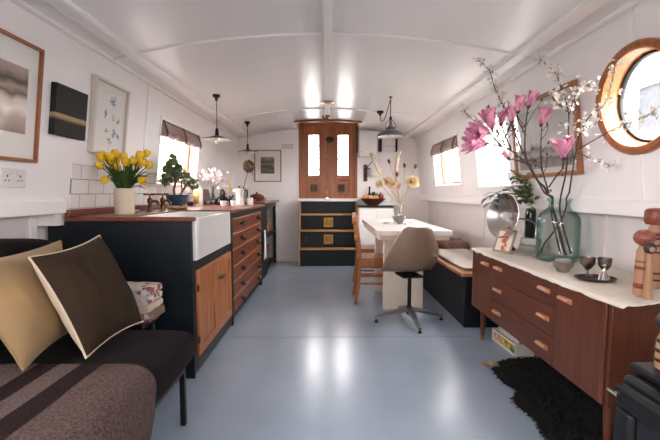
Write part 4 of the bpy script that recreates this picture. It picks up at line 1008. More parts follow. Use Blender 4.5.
m = MB(); m.lathe([(0, 0), (.026, 0), (.028, .02), (.026, .07), (.018, .095), (0, .098)], 22); b = link('body', m, doll_wood, t)
for z in (.02, .045, .07):
    m = MB(); m.lathe([(.0288 - .002 * (z > .06), z), (.0288 - .004 * (z > .06), z + .009)], 22); link('painted_band', m, doll_dark, b, solid=.001)
m = MB(); m.ball((0, 0, .122), (.031, .031, .03), 22, 14); link('head', m, doll_dark, t)
m = MB(); m.ball((-.014, -.012, .112), (.017, .016, .015), 16, 10); link('face', m, P('white_face_paint', '#d9cdbf', .5), t)
# ------------------------------------------------------------------ bench seat
R0 = (1.33, 4.3, 0)
t = thing('bench_seat', 'black boxed bench with a wooden lid along the wall beyond the sideboard', 'bench', R0)
m = MB(); m.box(1.10, 1.585, 3.02, 5.75, 0, .415); link('base', m, navy, t, at=R0, bevel=.004)
m = MB(); m.box(1.065, 1.59, 3.0, 5.78, .416, .445); link('lid', m, WOOD('bench_lid_wood', '#a86a48', '#c4906c', .4, 'Y', 6), t, at=R0, bevel=.005)
def pad(name, label, cat, loc, w, d, h, mat, rz=0, amp=.006, part='cushion', group=None):
    t = thing(name, label, cat, loc, rz=rz, group=group)
    m = MB()
    def sf(u, v):
        a = u * 2 * math.pi; x, y = math.cos(a), math.sin(a); e = .22
        x = math.copysign(abs(x) ** e, x); y = math.copysign(abs(y) ** e, y)
        q = math.sin(v * math.pi); q = q ** .35; z = h / 2 - h / 2 * math.copysign(abs(math.cos(v * math.pi)) ** .7, math.cos(v * math.pi))
        nz_ = noise.noise(Vector((x * 2.1 + loc[0], y * 2.1, v * 2)))
        return (x * w / 2 * q * (1 + .02 * nz_), y * d / 2 * q * (1 + .02 * nz_), max(0.001, z + (amp * nz_ if v > .35 else 0)))
    m.surf(sf, 56, 16, closeu=True); link(part, m, mat, t, weld=True, smooth=80)
    return t
white_cloth = P('white_cotton', '#e0d9d2', .9, var=.04, bump=.15, bscale=120)
pad('seat_pad', 'flat white seat pad lying on the wooden bench lid', 'cushion', (1.31, 3.62, .447), .40, 1.05, .04, white_cloth, amp=.012)
t = pad('folded_blanket', 'crumpled pinkish-brown blanket on the bench by the wall', 'blanket', (1.43, 4.38, .447), .27, .40, .10, P('dusty_pink_wool', '#9a7a70', .95, var=.25, vscale=18, bump=.3, bscale=90), amp=.05, part='blanket')
t = thing('storage_crate', 'white lidded storage crate on the bench below the table', 'crate', (1.30, 4.82, .447))
m = MB(); m.box(-.15, .15, -.18, .18, 0, .12); link('body', m, white_plastic, t, bevel=.012)
m = MB(); m.box(-.158, .158, -.188, .188, .121, .14); link('lid', m, white_plastic, t, bevel=.006)
m = MB(); m.box(-.04, .04, -.186, -.181, .085, .105); link('handle', m, P('grey_plastic', '#8f8a86', .4), t, bevel=.002)
# ------------------------------------------------------------------ table
B0 = (.785, 4.1, 0)
t = thing('dining_table', 'white rectangular dining table with slab legs in front of the bench', 'table', B0)
tw_ = P('white_table_top', '#e3deda', .3, var=.01); tl = P('pale_cream_leg', '#d9cbbb', .5, var=.04)
m = MB(); m.box(.452, 1.118, 3.40, 4.97, .70, .745); link('tabletop', m, tw_, t, at=B0, bevel=.004)
m = MB(); m.box(.47, 1.10, 3.43, 3.455, .655, .70); m.box(.47, .495, 3.455, 4.92, .655, .70); m.box(1.04, 1.06, 3.455, 4.92, .655, .70); link('apron', m, tl, t, at=B0, bevel=.003)
for x0, x1, y in ((.522, .888, 3.506), (.522, .888, 4.13), (.80, 1.04, 4.80)):
    m = MB(); m.box(x0, x1, y, y + .05, 0, .70); link('leg', m, tl, t, at=B0, bevel=.004)
# shell chair on a swivel base
t = thing('shell_chair', 'beige moulded shell chair on a four-star metal swivel base', 'chair', (.693, 3.185, 0), rz=R(10))
shell_m = P('taupe_fibreglass', '#886f5d', .42, var=.08, vscale=30)
def shell(u, v):
    # v runs from the back's top edge down and forward to the seat's front lip; u across. chair faces +Y
    prof = [(-.215, .812), (-.21, .79), (-.19, .70), (-.165, .60), (-.13, .51), (-.075, .445), (0, .42), (.07, .415), (.13, .42), (.17, .42), (.19, .405)]
    k = v * (len(prof) - 1); i = min(int(k), len(prof) - 2); f = k - i
    y = prof[i][0] + (prof[i + 1][0] - prof[i][0]) * f; z = prof[i][1] + (prof[i + 1][1] - prof[i][1]) * f
    half = [.080, .122, .158, .190, .216, .232, .236, .232, .222, .208, .185]
    w = half[i] + (half[i + 1] - half[i]) * f
    s = (u - .5) * 2; x = s * w; c = abs(s) ** 2.6
    side = math.sin(min(1, max(0, (v - .12) / .6)) * math.pi)
    z += c * (.085 * side + .0); y += c * .07 * max(0, 1 - v * 1.5) ** .8 + c * .02 * side
    if v > .85: z -= (v - .85) * .12 * c
    return (x, y, z)
m = MB(); m.surf(shell, 28, 40); o = link('seat_shell', m, shell_m, t, smooth=80, solid=.007)
m = MB(); m.box(-.09, .09, -.09, .11, .385, .40); m.box(-.05, .05, -.05, .05, .40, .412); link('seat_mount', m, black_metal, t, bevel=.004)
m = MB(); m.tube([(0, 0, .09), (0, 0, .386)], .016, 16); m.tube([(0, 0, .06), (0, 0, .13)], .022, 16); link('column', m, black_metal, t)
for k in range(4):
    a = R(-5 + 90 * k); d = Vector((math.cos(a), math.sin(a), 0))
    m = MB(); q = d.cross(Vector((0, 0, 1)))
    pts = [(0.0, .105, .050, .03), (.10, .088, .046, .03), (.27, .040, .030, .02), (.292, .034, .024, .016)]
    vs = []; fs = []
    for (rr, zz, ww, hh) in pts: vs += [d * rr + q * ww * s1 / 2 * 1.0 + Vector((0, 0, zz + hh / 2 * s2)) for s1, s2 in ((-1, -1), (1, -1), (1, 1), (-1, 1))]
    for j in range(3): fs += [(j * 4 + e, j * 4 + (e + 1) % 4, j * 4 + 4 + (e + 1) % 4, j * 4 + 4 + e) for e in range(4)]
    fs += [(3, 2, 1, 0), (12, 13, 14, 15)]; m.add(vs, fs)
    l = link('leg', m, steel, t, bevel=.003)
    m = MB(); m.lathe([(0, 0), (.016, 0), (.016, .01), (.007, .014), (.007, .03), (0, .03)], 14, T(*(d * .282))); link('glide', m, black_metal, l)
# wooden chairs tucked in from the aisle
def wooden_chair(loc, label):
    t = thing('wooden_chair', label, 'chair', loc, rz=R(-90), group='wooden chairs at the table')
    # faces +Y in its own frame; back legs at y=-.2
    for s in (-1, 1):
        m = MB(); pts = [(s * .165, -.235, .0), (s * .165, -.205, .2), (s * .165, -.19, .44), (s * .163, -.205, .6), (s * .16, -.235, .83)]
        for a, b in zip(pts, pts[1:]): m.bar(a, b, .034, .03, up=(0, 1, 0))
        link('back_leg', m, chair_wood, t, bevel=.004)
        m = MB(); m.bar((s * .18, .19, 0), (s * .18, .185, .425), .034, .034, up=(0, 1, 0)); link('front_leg', m, chair_wood, t, bevel=.004)
        m = MB(); m.bar((s * .17, -.2, .2), (s * .18, .18, .2), .018, .022); m.bar((s * .17, -.2, .295), (s * .18, .18, .295), .016, .02); link('side_stretcher', m, chair_wood, t, bevel=.003)
        m = MB(); m.box(s * .19 - .012 * (s > 0) - .0, s * .19 + .012 * (s < 0), -.18, .17, .37, .425); link('side_rail', m, chair_wood, t)
    m = MB(); m.prism([(-.175, -.205), (.175, -.205), (.20, .21), (.185, .225), (-.185, .225), (-.20, .21)], .426, .448); link('seat', m, chair_wood, t, bevel=.006)
    def railf(z0, z1, yy):
        mm = MB()
        mm.surf(lambda u, v: (-.175 + .35 * u, yy - .03 * math.sin(math.pi * u), z0 + (z1 - z0) * v), 10, 2); return mm
    link('top_rail', railf(.77, .845, -.222), chair_wood, t, solid=.018, soff=0); link('mid_rail', railf(.60, .645, -.202), chair_wood, t, solid=.014, soff=0)
    m = MB(); m.bar((-.17, .185, .24), (.17, .185, .24), .018, .022); link('front_stretcher', m, chair_wood, t, bevel=.003)
    return t
wooden_chair((.515, 3.865, 0), 'wooden chair with its back to the aisle, nearest the beige shell chair')
wooden_chair((.56, 4.50, 0), 'wooden chair tucked in behind its twin, nearest the steps')
# things on the table
t = thing('flower_vase', 'clear glass vase of dried flowers on the white table', 'vase', (.83, 4.45, .7462))
m = MB(); m.lathe([(0, 0), (.042, 0), (.045, .006), (.05, .12), (.062, .2), (.059, .2), (.047, .12), (.042, .012), (0, .01)], 28); link('vase', m, PANE('vase_glass', '#f8faf9'), t)
t = thing('glass_bowl', 'small cut-glass bowl in front of the dried flower vase', 'bowl', (.78, 4.16, .7475))
m = MB(); m.lathe([(0, 0), (.04, 0), (.044, .01), (.075, .07), (.08, .08), (.076, .08), (.04, .014), (0, .008)], 14); link('bowl', m, P('smoky_cut_glass', '#a8a19b', .1, trans=.6), t, smooth=20)
t = thing('leaf_garland', 'dark curled dried leaves lying on the table around the glass bowl', 'leaves', (.78, 4.20, .7465), kind='thing')
m = MB(); rnd = random.Random(6)
for k in range(11):
    a = rnd.uniform(0, 6.28); m.leaf((math.cos(a) * .1, math.sin(a) * .08, .004), (math.cos(a), math.sin(a), .12), rnd.uniform(.05, .09), .028, .5, seg=4)
link('leaves', m, P('dried_dark_leaf', '#6e6257', .7, var=.3, vscale=30), t, at=(0, 0, 0))
# cupboard with the fruit bowl
S0 = (.71, 5.82, 0)
t = thing('white_cupboard', 'low white cupboard with a black top beside the steps', 'cupboard', S0)
m = MB(); m.box(.465, .975, 5.62, 6.03, 0, .868); link('carcass', m, white_paint, t, at=S0, bevel=.003)
for x0, x1 in ((.475, .715), (.725, .965)):
    m = MB(); m.box(x0, x1, 5.602, 5.619, .06, .855); d = link('cupboard_door', m, white_paint, t, at=S0, bevel=.003)
    xk = x1 - .03 if x0 < .6 else x0 + .03
    m = MB(); m.ball((xk, 5.592, .5), .012, 12, 8); link('knob', m, steel, d, at=S0)
m = MB(); m.box(.455, .985, 5.585, 6.035, .87, .893); link('worktop', m, blackpaint, t, at=S0, bevel=.003)
FB = (.69, 5.78, .894)
t = thing('fruit_bowl', 'wide dark wooden fruit bowl on the black-topped cupboard', 'bowl', FB)
m = MB(); m.lathe([(0, 0), (.08, 0), (.085, .01), (.14, .05), (.19, .105), (.182, .107), (.13, .06), (.07, .022), (0, .018)], 34); link('bowl', m, WOOD('dark_bowl_wood', '#3c2219', '#5f3626', .4, 'X', 8), t)
rnd = random.Random(3)
orange = P('orange_peel', '#d8883a', .45, var=.1, bump=.15, bscale=140); apple = P('apple_skin', '#b8b04a', .3, col2='#a8432f', vscale=9); red = P('pomegranate_red', '#8e2f33', .35, var=.25); avo = P('avocado_skin', '#3b4428', .6, bump=.4, bscale=90); peach = P('peach_skin', '#e0a877', .6, col2='#c97a55', vscale=10)
fruits = [('orange', orange, -.115, -.04, .075, .042, 'orange at the door side of the fruit bowl', 'orange'), ('orange', orange, -.075, .07, .072, .040, 'orange at the back of the fruit bowl', 'orange'), ('peach', peach, -.04, -.075, .068, .036, 'pale peach at the front of the fruit bowl', 'peach'),
          ('apple', apple, .035, -.07, .07, .037, 'yellow-red apple at the front of the fruit bowl', 'apple'), ('pomegranate', red, .11, -.02, .085, .044, 'dark red pomegranate at the window side of the fruit bowl', 'pomegranate'), ('pomegranate', red, .07, .075, .08, .041, 'dark red pomegranate at the back of the fruit bowl', 'pomegranate'),
          ('avocado', avo, .01, .01, .105, .036, 'dark green avocado lying on top of the fruit', 'avocado')]
for nme, mt, x, y, z, r, lab, cat in fruits:
    r *= 1.12
    t = thing(nme, lab, cat, (FB[0] + x, FB[1] + y, FB[2] + z + .046), rz=rnd.uniform(0, 6))
    m = MB()
    if nme == 'avocado': m.lathe([(0, -.05), (.026, -.042), (.036, -.018), (.032, .012), (.02, .04), (.01, .054), (0, .057)], 18, T(0, 0, .02) @ RX(80))
    else: m.lathe([(r * math.sin(math.pi * k / 12) * (1 if 0 < k < 12 else 0), -r * .94 * math.cos(math.pi * k / 12) - (.12 * r if k in (0, 12) and nme == 'apple' else 0) * (1 if k else -1)) for k in range(13)], 20)
    link('flesh', m, mt, t, smooth=80)
    m = MB()
    if nme == 'pomegranate': m.lathe([(.008, 0), (.012, .006), (.015, .018), (.011, .014), (0, .004)], 6, T(0, 0, r * .92))
    else: m.tube([(0, 0, r * .86), (.003, 0, r * 1.12)], .002, 5)
    if nme != 'avocado': link('stalk', m, bark, t)
t = thing('black_bottle', 'slim black bottle standing behind the fruit bowl', 'bottle', (.66, 5.985, .894))
m = MB(); m.lathe([(0, 0), (.028, 0), (.03, .01), (.03, .15), (.014, .2), (.013, .27), (.016, .272), (.016, .285), (0, .285)], 20); link('bottle', m, blackpaint, t)
t = thing('bread_bin', 'rounded white enamel bread bin behind the fruit bowl', 'bread bin', (.86, 5.90, .894))
m = MB(); m.surf(lambda u, v: ((v - .5) * .2, .085 * math.cos(math.pi * u), .18 * math.sin(math.pi * u) ** .8), 24, 6)
n = 25; m.f.append(tuple(range(n))); m.f.append(tuple(n * 6 + k for k in range(n - 1, -1, -1))); m.mi += [0, 0]
link('body', m, white_plastic, t, bevel=.006); m = MB(); m.box(-.03, .03, -.096, -.085, .05, .06); link('handle', m, steel, t, bevel=.002)
# swing-arm lamp on the bulkhead
t = thing('wall_lamp', 'black swing-arm wall lamp with a white shade above the fruit bowl', 'lamp', (.60, 6.045, 1.42))
m = MB(); m.box(-.03, .03, -.015, 0, -.16, .10); link('wall_plate', m, worktop_wood, t, bevel=.004)
m = MB(); m.tube([(0, -.02, -.15), (0, -.05, -.02), (0, -.05, .04)], .009, 8); m.tube([(0, -.05, .04), (.15, -.08, .04)], .008, 8); m.tube([(.02, -.05, .045), (.14, -.07, .20)], .006, 8); link('arm', m, black_metal, t)
m = MB(); m.lathe([(.075, -.13), (.09, .0), (.088, .0), (.073, -.13)], 28, T(.15, -.09, .04)); link('lamp_shade', m, P('white_lamp_shade', '#e3dcd6', .8), t, smooth=60)
# meter box, wall cupboard, switches and picture on the bulkhead
t = thing('wall_mounted_heater', 'white wall box with black finned sides beyond the hanging grey lamp', 'wall box', M=WB(.945, 1.81))
m = MB(); m.box(-.105, .105, -.085, .085, 0, .10); link('body', m, white_plastic, t, bevel=.006)
m = MB(); m.box(.106, .135, -.095, .095, 0, .11); link('side_cap', m, black_metal, t, bevel=.004)
m = MB(); m.box(-.125, -.106, -.095, .095, 0, .10)
for k in range(6): m.box(-.155, -.125, -.085 + k * .032, -.072 + k * .032, .01, .09)
link('heat_sink', m, black_metal, t)
m = MB(); m.box(-.1, .1, -.02, -.014, .1, .103); link('seam_line', m, P('grey_line', '#9c9896', .5), t)
t = thing('wall_cupboard', 'shallow white wall cupboard on the bulkhead, just right of the doors'.replace(', just right of', ' beside'), 'cupboard', M=WB(.635, 1.86))
m = MB(); m.box(-.14, .14, -.225, .17, .001, .09); link('carcass', m, white_paint, t, bevel=.004)
m = MB(); m.box(-.132, .132, -.217, .162, .091, .105); d = link('cupboard_door', m, white_paint, t, bevel=.004)
m = MB(); m.ball((-.11, -.15, .112), .009, 10, 8); link('knob', m, steel, d)
t = thing('light_switch', 'double white switch plate on the bulkhead between framed print and doors', 'switch', M=WB(-.61, 1.80))
for s in (-1, 1):
    m = MB(); m.box(s * .045 - .042, s * .045 + .042, -.038, .038, 0, .008); p = link('plate', m, P('switch_plate', '#cbc3bd', .35) if s < 0 else bpy.data.materials['switch_plate'], t, bevel=.002)
    m = MB(); m.box(s * .045 - .012, s * .045 + .012, -.016, .016, .008, .014); link('rocker', m, white_plastic, p, bevel=.002)
# ------------------------------------------------------------------ pictures and pendants
def picture(M, name, label, w, h, fw, d, fmat, matm, inner, pmat, glass=True, cat='picture'):
    t = thing(name, label, cat, M=M)
    m = MB(); m.frame(w, h, fw, 0.001, d); link('frame', m, fmat, t, bevel=.002)
    m = MB(); m.box(-w / 2 + fw, w / 2 - fw, -h / 2 + fw, h / 2 - fw, .002, d * .45); link('mount', m, matm, t, smooth=0)
    x, y, iw, ih = inner
    m = MB(); m.box(x - iw / 2, x + iw / 2, y - ih / 2, y + ih / 2, d * .45, d * .45 + .002); link('print', m, pmat, t, smooth=0)
    if glass:
        m = MB(); m.add([(-w / 2 + fw, -h / 2 + fw, d * .8), (w / 2 - fw, -h / 2 + fw, d * .8), (w / 2 - fw, h / 2 - fw, d * .8), (-w / 2 + fw, h / 2 - fw, d * .8)], [(0, 1, 2, 3)]); link('glass', m, picture_glass, t, smooth=0)
    return t
picture(WB(-.92, 1.50), 'framed_print', 'thin brown framed print of a dark green scene on the bulkhead', .42, .49, .014, .022, frame_wood, paper, (-.005, .01, .212, .257),
        RAMP('green_dark_print', [(0, '#3c3a33'), (.3, '#6a6a58'), (.45, '#2f3029'), (.6, '#8b8a70'), (.75, '#4b4a3d'), (1, '#9a9683')], 1, -.13, .13, .6, .6, 14))
picture(WL(1.622, 1.50), 'framed_photograph', 'large framed brown photograph with wide white mount above the sofa', .60, .545, .015, .028, frame_wood, paper, (.08, .005, .29, .30),
        RAMP('brown_old_photo', [(0, '#8b7468'), (.25, '#b5a295'), (.4, '#e6dcd2'), (.52, '#d3c6bb'), (.6, '#6b564b'), (.68, '#a48f83'), (.78, '#3f352f'), (.88, '#927d70'), (1, '#aa968a')], 1, -.15, .15, .5, .22, 12))
t = thing('canvas_painting', 'black unframed canvas with a pale gold horizon line between two framed pictures', 'painting', M=WL(2.14, 1.515))
m = MB(); m.box(-.128, .128, -.132, .132, .001, .032); link('canvas', m, RAMP('dark_horizon_paint', [(0, '#0b0c0e'), (.30, '#0d0d0f'), (.36, '#957d58'), (.41, '#a58e69'), (.44, '#1a1816'), (.62, '#131416'), (1, '#0e0f12')], 1, -.132, .132, .7, .05, 9), t, bevel=.002)
t = picture(WL(2.53, 1.555), 'framed_drawing', 'white box-framed sheet of small blue ink sketches above the tulips', .38, .455, .016, .034, P('pale_frame', '#cfc4ba', .4), mat_board, (0, 0, .345, .42), paper)
ink = P('blue_ink', '#5c6f9c', .7); ink2 = P('grey_ink', '#8e8f96', .7)
rnd = random.Random(9)
for (x, y, r, mt) in ((.02, .12, .035, ink), (.035, .095, .02, ink), (-.05, .02, .018, ink2), (.03, .01, .022, ink2), (.09, .0, .018, ink2), (-.03, -.08, .018, ink2), (.05, -.09, .028, ink), (.0, -.14, .022, ink2), (.10, -.1, .014, ink)):
    m = MB()
    for k in range(5):
        p = [Vector((x + rnd.gauss(0, r * .5), y + rnd.gauss(0, r * .6), .0178)) for q in range(3)]
        m.tube(smoothpath(p, 4), .0016, 4)
    link('ink_sketch', m, mt, t)
picture(WR(2.545, 1.45), 'framed_boat_print', 'wooden framed grey boat print on the wall behind the blossom', .74, .525, .024, .03, WOOD('warm_frame_wood', '#8a5230', '#ad7446', .4, 'X', 10), P('grey_mount', '#cdc8c3', .6), (0, -.005, .62, .40),
        RAMP('grey_boat_print', [(0, '#8a817b'), (.14, '#4f4641'), (.2, '#a39a93'), (.3, '#6a615b'), (.38, '#bdb7b1'), (.7, '#c9c4bf'), (1, '#b5b0ab')], 1, -.2, .2, .5, .35, 11))
t = thing('wall_socket', 'double white wall socket below the large framed photograph', 'socket', M=WL(1.80, 1.15))
m = MB(); m.box(-.073, .073, -.043, .043, .001, .012); pl = link('plate', m, white_plastic, t, bevel=.003)
for s in (-1, 1):
    m = MB()
    m.box(s * .037 - .003, s * .037 + .003, .004, .014, .012, .0132); m.box(s * .037 - .013, s * .037 - .006, -.014, -.009, .012, .0132); m.box(s * .037 + .006, s * .037 + .013, -.014, -.009, .012, .0132)
    link('pin_holes', m, black_metal, pl); m = MB(); m.box(s * .018 - .006, s * .018 + .006, .014, .030, .012, .016); link('switch_rocker', m, white_plastic, pl, bevel=.002)

def pendant(x, y, zr, label):
    zc = ceil_z(x)
    t = thing('pendant_lamp', label, 'lamp', (x, y, zr), group='black disc pendants over the counter')
    m = MB(); m.lathe([(0, 0), (.034, 0), (.034, -.018), (.014, -.03), (.012, -.055), (0, -.055)], 18, T(0, 0, zc - zr - .004)); link('ceiling_rose', m, black_metal, t)
    m = MB(); m.tube([(0, 0, zc - zr - .05), (0, 0, .09)], .0035, 6); link('cord', m, black_metal, t)
    m = MB(); m.lathe([(0, .1), (.012, .1), (.016, .06), (.018, .03), (.02, .026), (0, .026)], 16); link('lamp_holder', m, black_metal, t)
    m = MB(); m.lathe([(.018, .034), (.03, .03), (.085, .012), (.132, 0), (.132, -.003), (.085, .008), (.03, .026), (.018, .03)], 40); link('lamp_shade', m, black_metal, t, smooth=60)
    m = MB(); m.lathe([(.028, .0245), (.085, .0065), (.129, -.0045)], 40); link('shade_lining', m, P('cream_enamel', '#e3dcd2', .35) if 'cream_enamel' not in bpy.data.materials else bpy.data.materials['cream_enamel'], t, smooth=60)
    m = MB(); m.lathe([(0, -.046), (.012, -.042), (.023, -.026), (.023, -.008), (.013, .014), (.011, .028), (0, .028)], 18); link('bulb', m, P('bulb_glass_' + str(len(bpy.data.materials)), '#efe6d6', .15, trans=.5), t)
pendant(-1.032, 3.67, 1.585, 'black disc pendant lamp over the counter, nearest the window')
pendant(-1.025, 5.04, 1.61, 'black disc pendant lamp over the counter, nearest the framed print')
Lx, Ly, Lz = .646, 3.97, 1.655
t = thing('pendant_lamp', 'grey enamel dome pendant with looped black flex over the dining table', 'lamp', (Lx, Ly, Lz))
m = MB(); m.lathe([(.13, -.002), (.136, 0), (.13, .018), (.105, .042), (.07, .058), (.05, .064), (.046, .085), (.04, .09), (.038, .085), (.044, .06), (.068, .052), (.1, .038), (.125, .014), (.13, -.002)], 44); link('lamp_shade', m, grey_enamel, t, weld=True, smooth=50)
m = MB(); m.lathe([(.128, .0), (.124, .012), (.1, .034), (.066, .049), (.04, .056), (0, .056)], 40); link('shade_lining', m, P('white_enamel', '#e3dfdb', .3), t, smooth=60)
m = MB(); m.lathe([(0, .165), (.01, .165), (.016, .14), (.019, .11), (.03, .1), (.03, .085), (0, .085)], 18); link('lamp_holder', m, steel, t)
for s in (-1, 1):
    m = MB(); m.tube(smoothpath([(s * .048, 0, .07), (s * .05, 0, .11), (s * .03, 0, .15), (0, 0, .175)]), .003, 6); link('gallery_arm', m, black_metal, t)
zc = ceil_z(Lx) - Lz
m = MB(); m.lathe([(0, .16), (.012, .165), (.014, .19), (.008, .2), (0, .2)], 14); link('cord_grip', m, black_metal, t)
m = MB(); m.tube(smoothpath([(0, 0, .19), (0, 0, zc - .05), (.0, .01, zc - .03), (-.002, .05, zc - .045), (-.006, .30, zc - .14), (-.010, .52, zc - .15), (-.012, .66, zc - .10), (-.012, .69, zc - .03)], 8), .0045, 7); link('cord', m, black_metal, t)
m = MB(); m.tube([(0, 0, zc), (0, 0, zc - .03)], .006, 8); m.lathe([(0, 0), (.018, 0), (.018, -.008), (0, -.01)], 12, T(0, 0, zc - .002)); link('hook', m, black_metal, t)
m = MB(); m.lathe([(0, 0), (.04, 0), (.04, -.02), (.018, -.034), (.014, -.05), (0, -.05)], 18, T(-.012, .69, zc - .001)); link('ceiling_rose', m, black_metal, t)
m = MB(); m.lathe([(0, -.01), (.014, -.004), (.024, .014), (.02, .034), (.012, .05), (0, .05)], 16); link('bulb', m, P('pendant_bulb', '#efe6d6', .15), t)
# brass fittings on the ceiling beam
t = thing('brass_ceiling_plate', 'round brass plate on the ceiling beam in front of the doors', 'fitting', (.003, 4.18, 2.047))
m = MB(); m.lathe([(0, 0), (.07, 0), (.072, -.006), (.05, -.012), (0, -.012)], 28); link('plate', m, brass, t)
t = thing('brass_beam_hook', 'small brass hook under the end of the ceiling beam', 'hook', (.003, 4.90, 2.047))
m = MB(); m.lathe([(0, 0), (.035, 0), (.035, -.012), (.018, -.02), (.014, -.04), (0, -.04)], 18); link('base', m, dark_brass, t)
m = MB(); m.tube(smoothpath([(0, 0, -.03), (-.03, 0, -.035), (-.055, 0, -.02), (-.05, 0, .0)]), .008, 8); link('hook', m, dark_brass, t)
# ------------------------------------------------------------------ sofa in the foreground
Z0_ = (-1.08, 1.1, 0)
t = thing('sofa', 'charcoal wool sofa on slim metal legs along the wall by the galley', 'sofa', Z0_)
m = MB()
def seat(u, v):
    # superellipse slab: u around the outline, v from underside to top
    a = 2 * math.pi * u; e = .16; c, s = math.cos(a), math.sin(a)
    x = math.copysign(abs(c) ** e, c); y = math.copysign(abs(s) ** e, s)
    w = math.pi * v; q = math.sin(w) ** .42; z = .368 - .098 * math.copysign(abs(math.cos(w)) ** .62, math.cos(w))
    z += .010 * (1 - (x * q) ** 2) * (1 - (y * q) ** 2) * (1 if v > .5 else 0)
    return (-1.08 + x * .475 * (.86 + .14 * q) * min(1, q + .0), 1.092 + y * .745 * (.90 + .10 * q) * min(1, q), z)
m.surf(seat, 96, 28, closeu=True); link('seat_cushion', m, charcoal_cloth, t, at=Z0_, weld=True, smooth=80)
m = MB()
def backc(u, v):
    a = 2 * math.pi * u; e = .3; c, s = math.cos(a), math.sin(a)
    x = math.copysign(abs(c) ** e, c); z = math.copysign(abs(s) ** e, s)
    w = math.pi * v; q = math.sin(w) ** .3; y = -math.copysign(abs(math.cos(w)) ** .55, math.cos(w))
    return (-1.385 + x * .12 * q - .05 * z * q, 1.16 + y * .79, .675 + z * .212 * q)
m.surf(backc, 64, 36, closeu=True); link('back_cushion', m, charcoal_cloth, t, at=Z0_, weld=True, smooth=80)
m = MB(); m.box(-1.50, -.66, .42, 1.75, .25, .272); link('frame', m, black_metal, t, at=Z0_, bevel=.004)
for x in (-1.48, -.67):
    for y in (.45, 1.735):
        m = MB(); m.bar((x, y, 0), (x, y, .25), .024, .024, up=(0, 1, 0)); link('leg', m, black_metal, t, at=Z0_, bevel=.002)
# striped wool blanket over the near end
T0 = (-1.0, 1.0, .48)
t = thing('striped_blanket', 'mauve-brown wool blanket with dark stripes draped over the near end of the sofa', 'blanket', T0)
def topz(x, y): return .479 - .010 * max(0, (abs(x + 1.08) / .475)) ** 6
def blk(u, v):
    # u: 0 at the back cushion, 1 at the hanging hem; v: 0 near, 1 far edge
    L = u * 1.0; y = .36 + .930 * v; R_ = .065; xf = -.603
    flat = 1.26 + xf - R_ if False else (xf - R_) - (-1.205)
    if L < flat: x = -1.205 + L; z = .487
    elif L < flat + R_ * 1.571: a = (L - flat) / R_; x = xf - R_ + (R_ + .012) * math.sin(a); z = .485 - R_ + R_ * math.cos(a)
    else: x = xf + .012; z = .485 - R_ - (L - flat - R_ * 1.571)
    far = max(0, v - .80) / .20; cut = max(0, u - .5) / .5
    y -= .22 * cut ** 2 * far
    n_ = noise.noise(Vector((x * 6, y * 6, z * 6)))
    if L < flat: z += .004 * n_
    else: x += .006 * n_ * min(1, (L - flat) * 6)
    return (x, y, z)
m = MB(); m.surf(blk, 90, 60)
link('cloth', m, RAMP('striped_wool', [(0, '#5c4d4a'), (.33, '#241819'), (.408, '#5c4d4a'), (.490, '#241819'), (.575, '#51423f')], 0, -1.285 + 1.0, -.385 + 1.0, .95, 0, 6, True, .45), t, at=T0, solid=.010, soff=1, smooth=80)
# cushions
def pillow(name, label, corners, thick, fm, bm_, nrm_flip=-1):
    A, Bc, C, D = [Vector(c) for c in corners]          # top-near, top-far, bottom-far, bottom-near
    c0 = (A + Bc + C + D) / 4; n = (Bc - A).cross(D - A).normalized() * nrm_flip
    t = thing(name, label, 'cushion', c0)
    def f(sign):
        def g(u, v):
            a, b = u * 2 - 1, v * 2 - 1
            pin = .09
            a2 = a * (1 - pin * (1 - b * b)); b2 = b * (1 - pin * (1 - a * a))
            p = A.lerp(Bc, (a2 + 1) / 2).lerp(D.lerp(C, (a2 + 1) / 2), (b2 + 1) / 2)
            h = ((1 - a ** 4) * (1 - b ** 4)) ** .62 * (1 - .25 * (a * a + b * b) / 2)
            wr = .055 * noise.noise(Vector((a * 1.8 + c0.x * 5, b * 1.8, sign))) + .03 * noise.noise(Vector((a * 5, b * 3 + c0.y * 9, sign * 2)))
            return tuple(p + n * sign * (thick / 2 * h * (1 + 3 * wr * (1 - h * .3)) + .002) - c0)
        return g
    m = MB(); m.surf(f(1), 36, 36); link('front_cover', m, fm, t, smooth=80)
    m = MB(); m.surf(f(-1), 36, 36); link('back_cover', m, bm_, t, smooth=80)
    m = MB(); n_ = 24; ring = []
    g = f(0)
    for k in range(n_): ring.append(g(k / n_, 0))
    for k in range(n_): ring.append(g(1, k / n_))
    for k in range(n_): ring.append(g(1 - k / n_, 1))
    for k in range(n_): ring.append(g(0, 1 - k / n_))
    m.tube(ring + ring[:1], .0045, 6, cap=False); link('piping', m, bm_, t)
    return t
velvet = P('olive_brown_velvet', '#33261b', .95, var=.18, vscale=6, sheen=.0, spec=.2, bump=.1, bscale=200)
beige_v = P('beige_velvet', '#937752', .8, var=.14, vscale=5, sheen=.2, bump=.1, bscale=200)
cream_c = P('cream_cotton', '#c9b8a2', .85, bump=.1, bscale=200)
pillow('velvet_cushion', 'dark olive-brown velvet cushion with cream back leaning on the beige cushion', [(-1.045, 1.345, .855), (-1.05, 1.775, .885), (-.855, 1.755, .485), (-.862, 1.345, .492)], .15, velvet, cream_c)
pillow('beige_cushion', 'beige velvet cushion leaning on the sofa back behind the dark cushion', [(-1.25, 1.25, .838), (-1.215, 1.755, .863), (-1.06, 1.65, .51), (-.975, 1.205, .514)], .13, beige_v, beige_v)
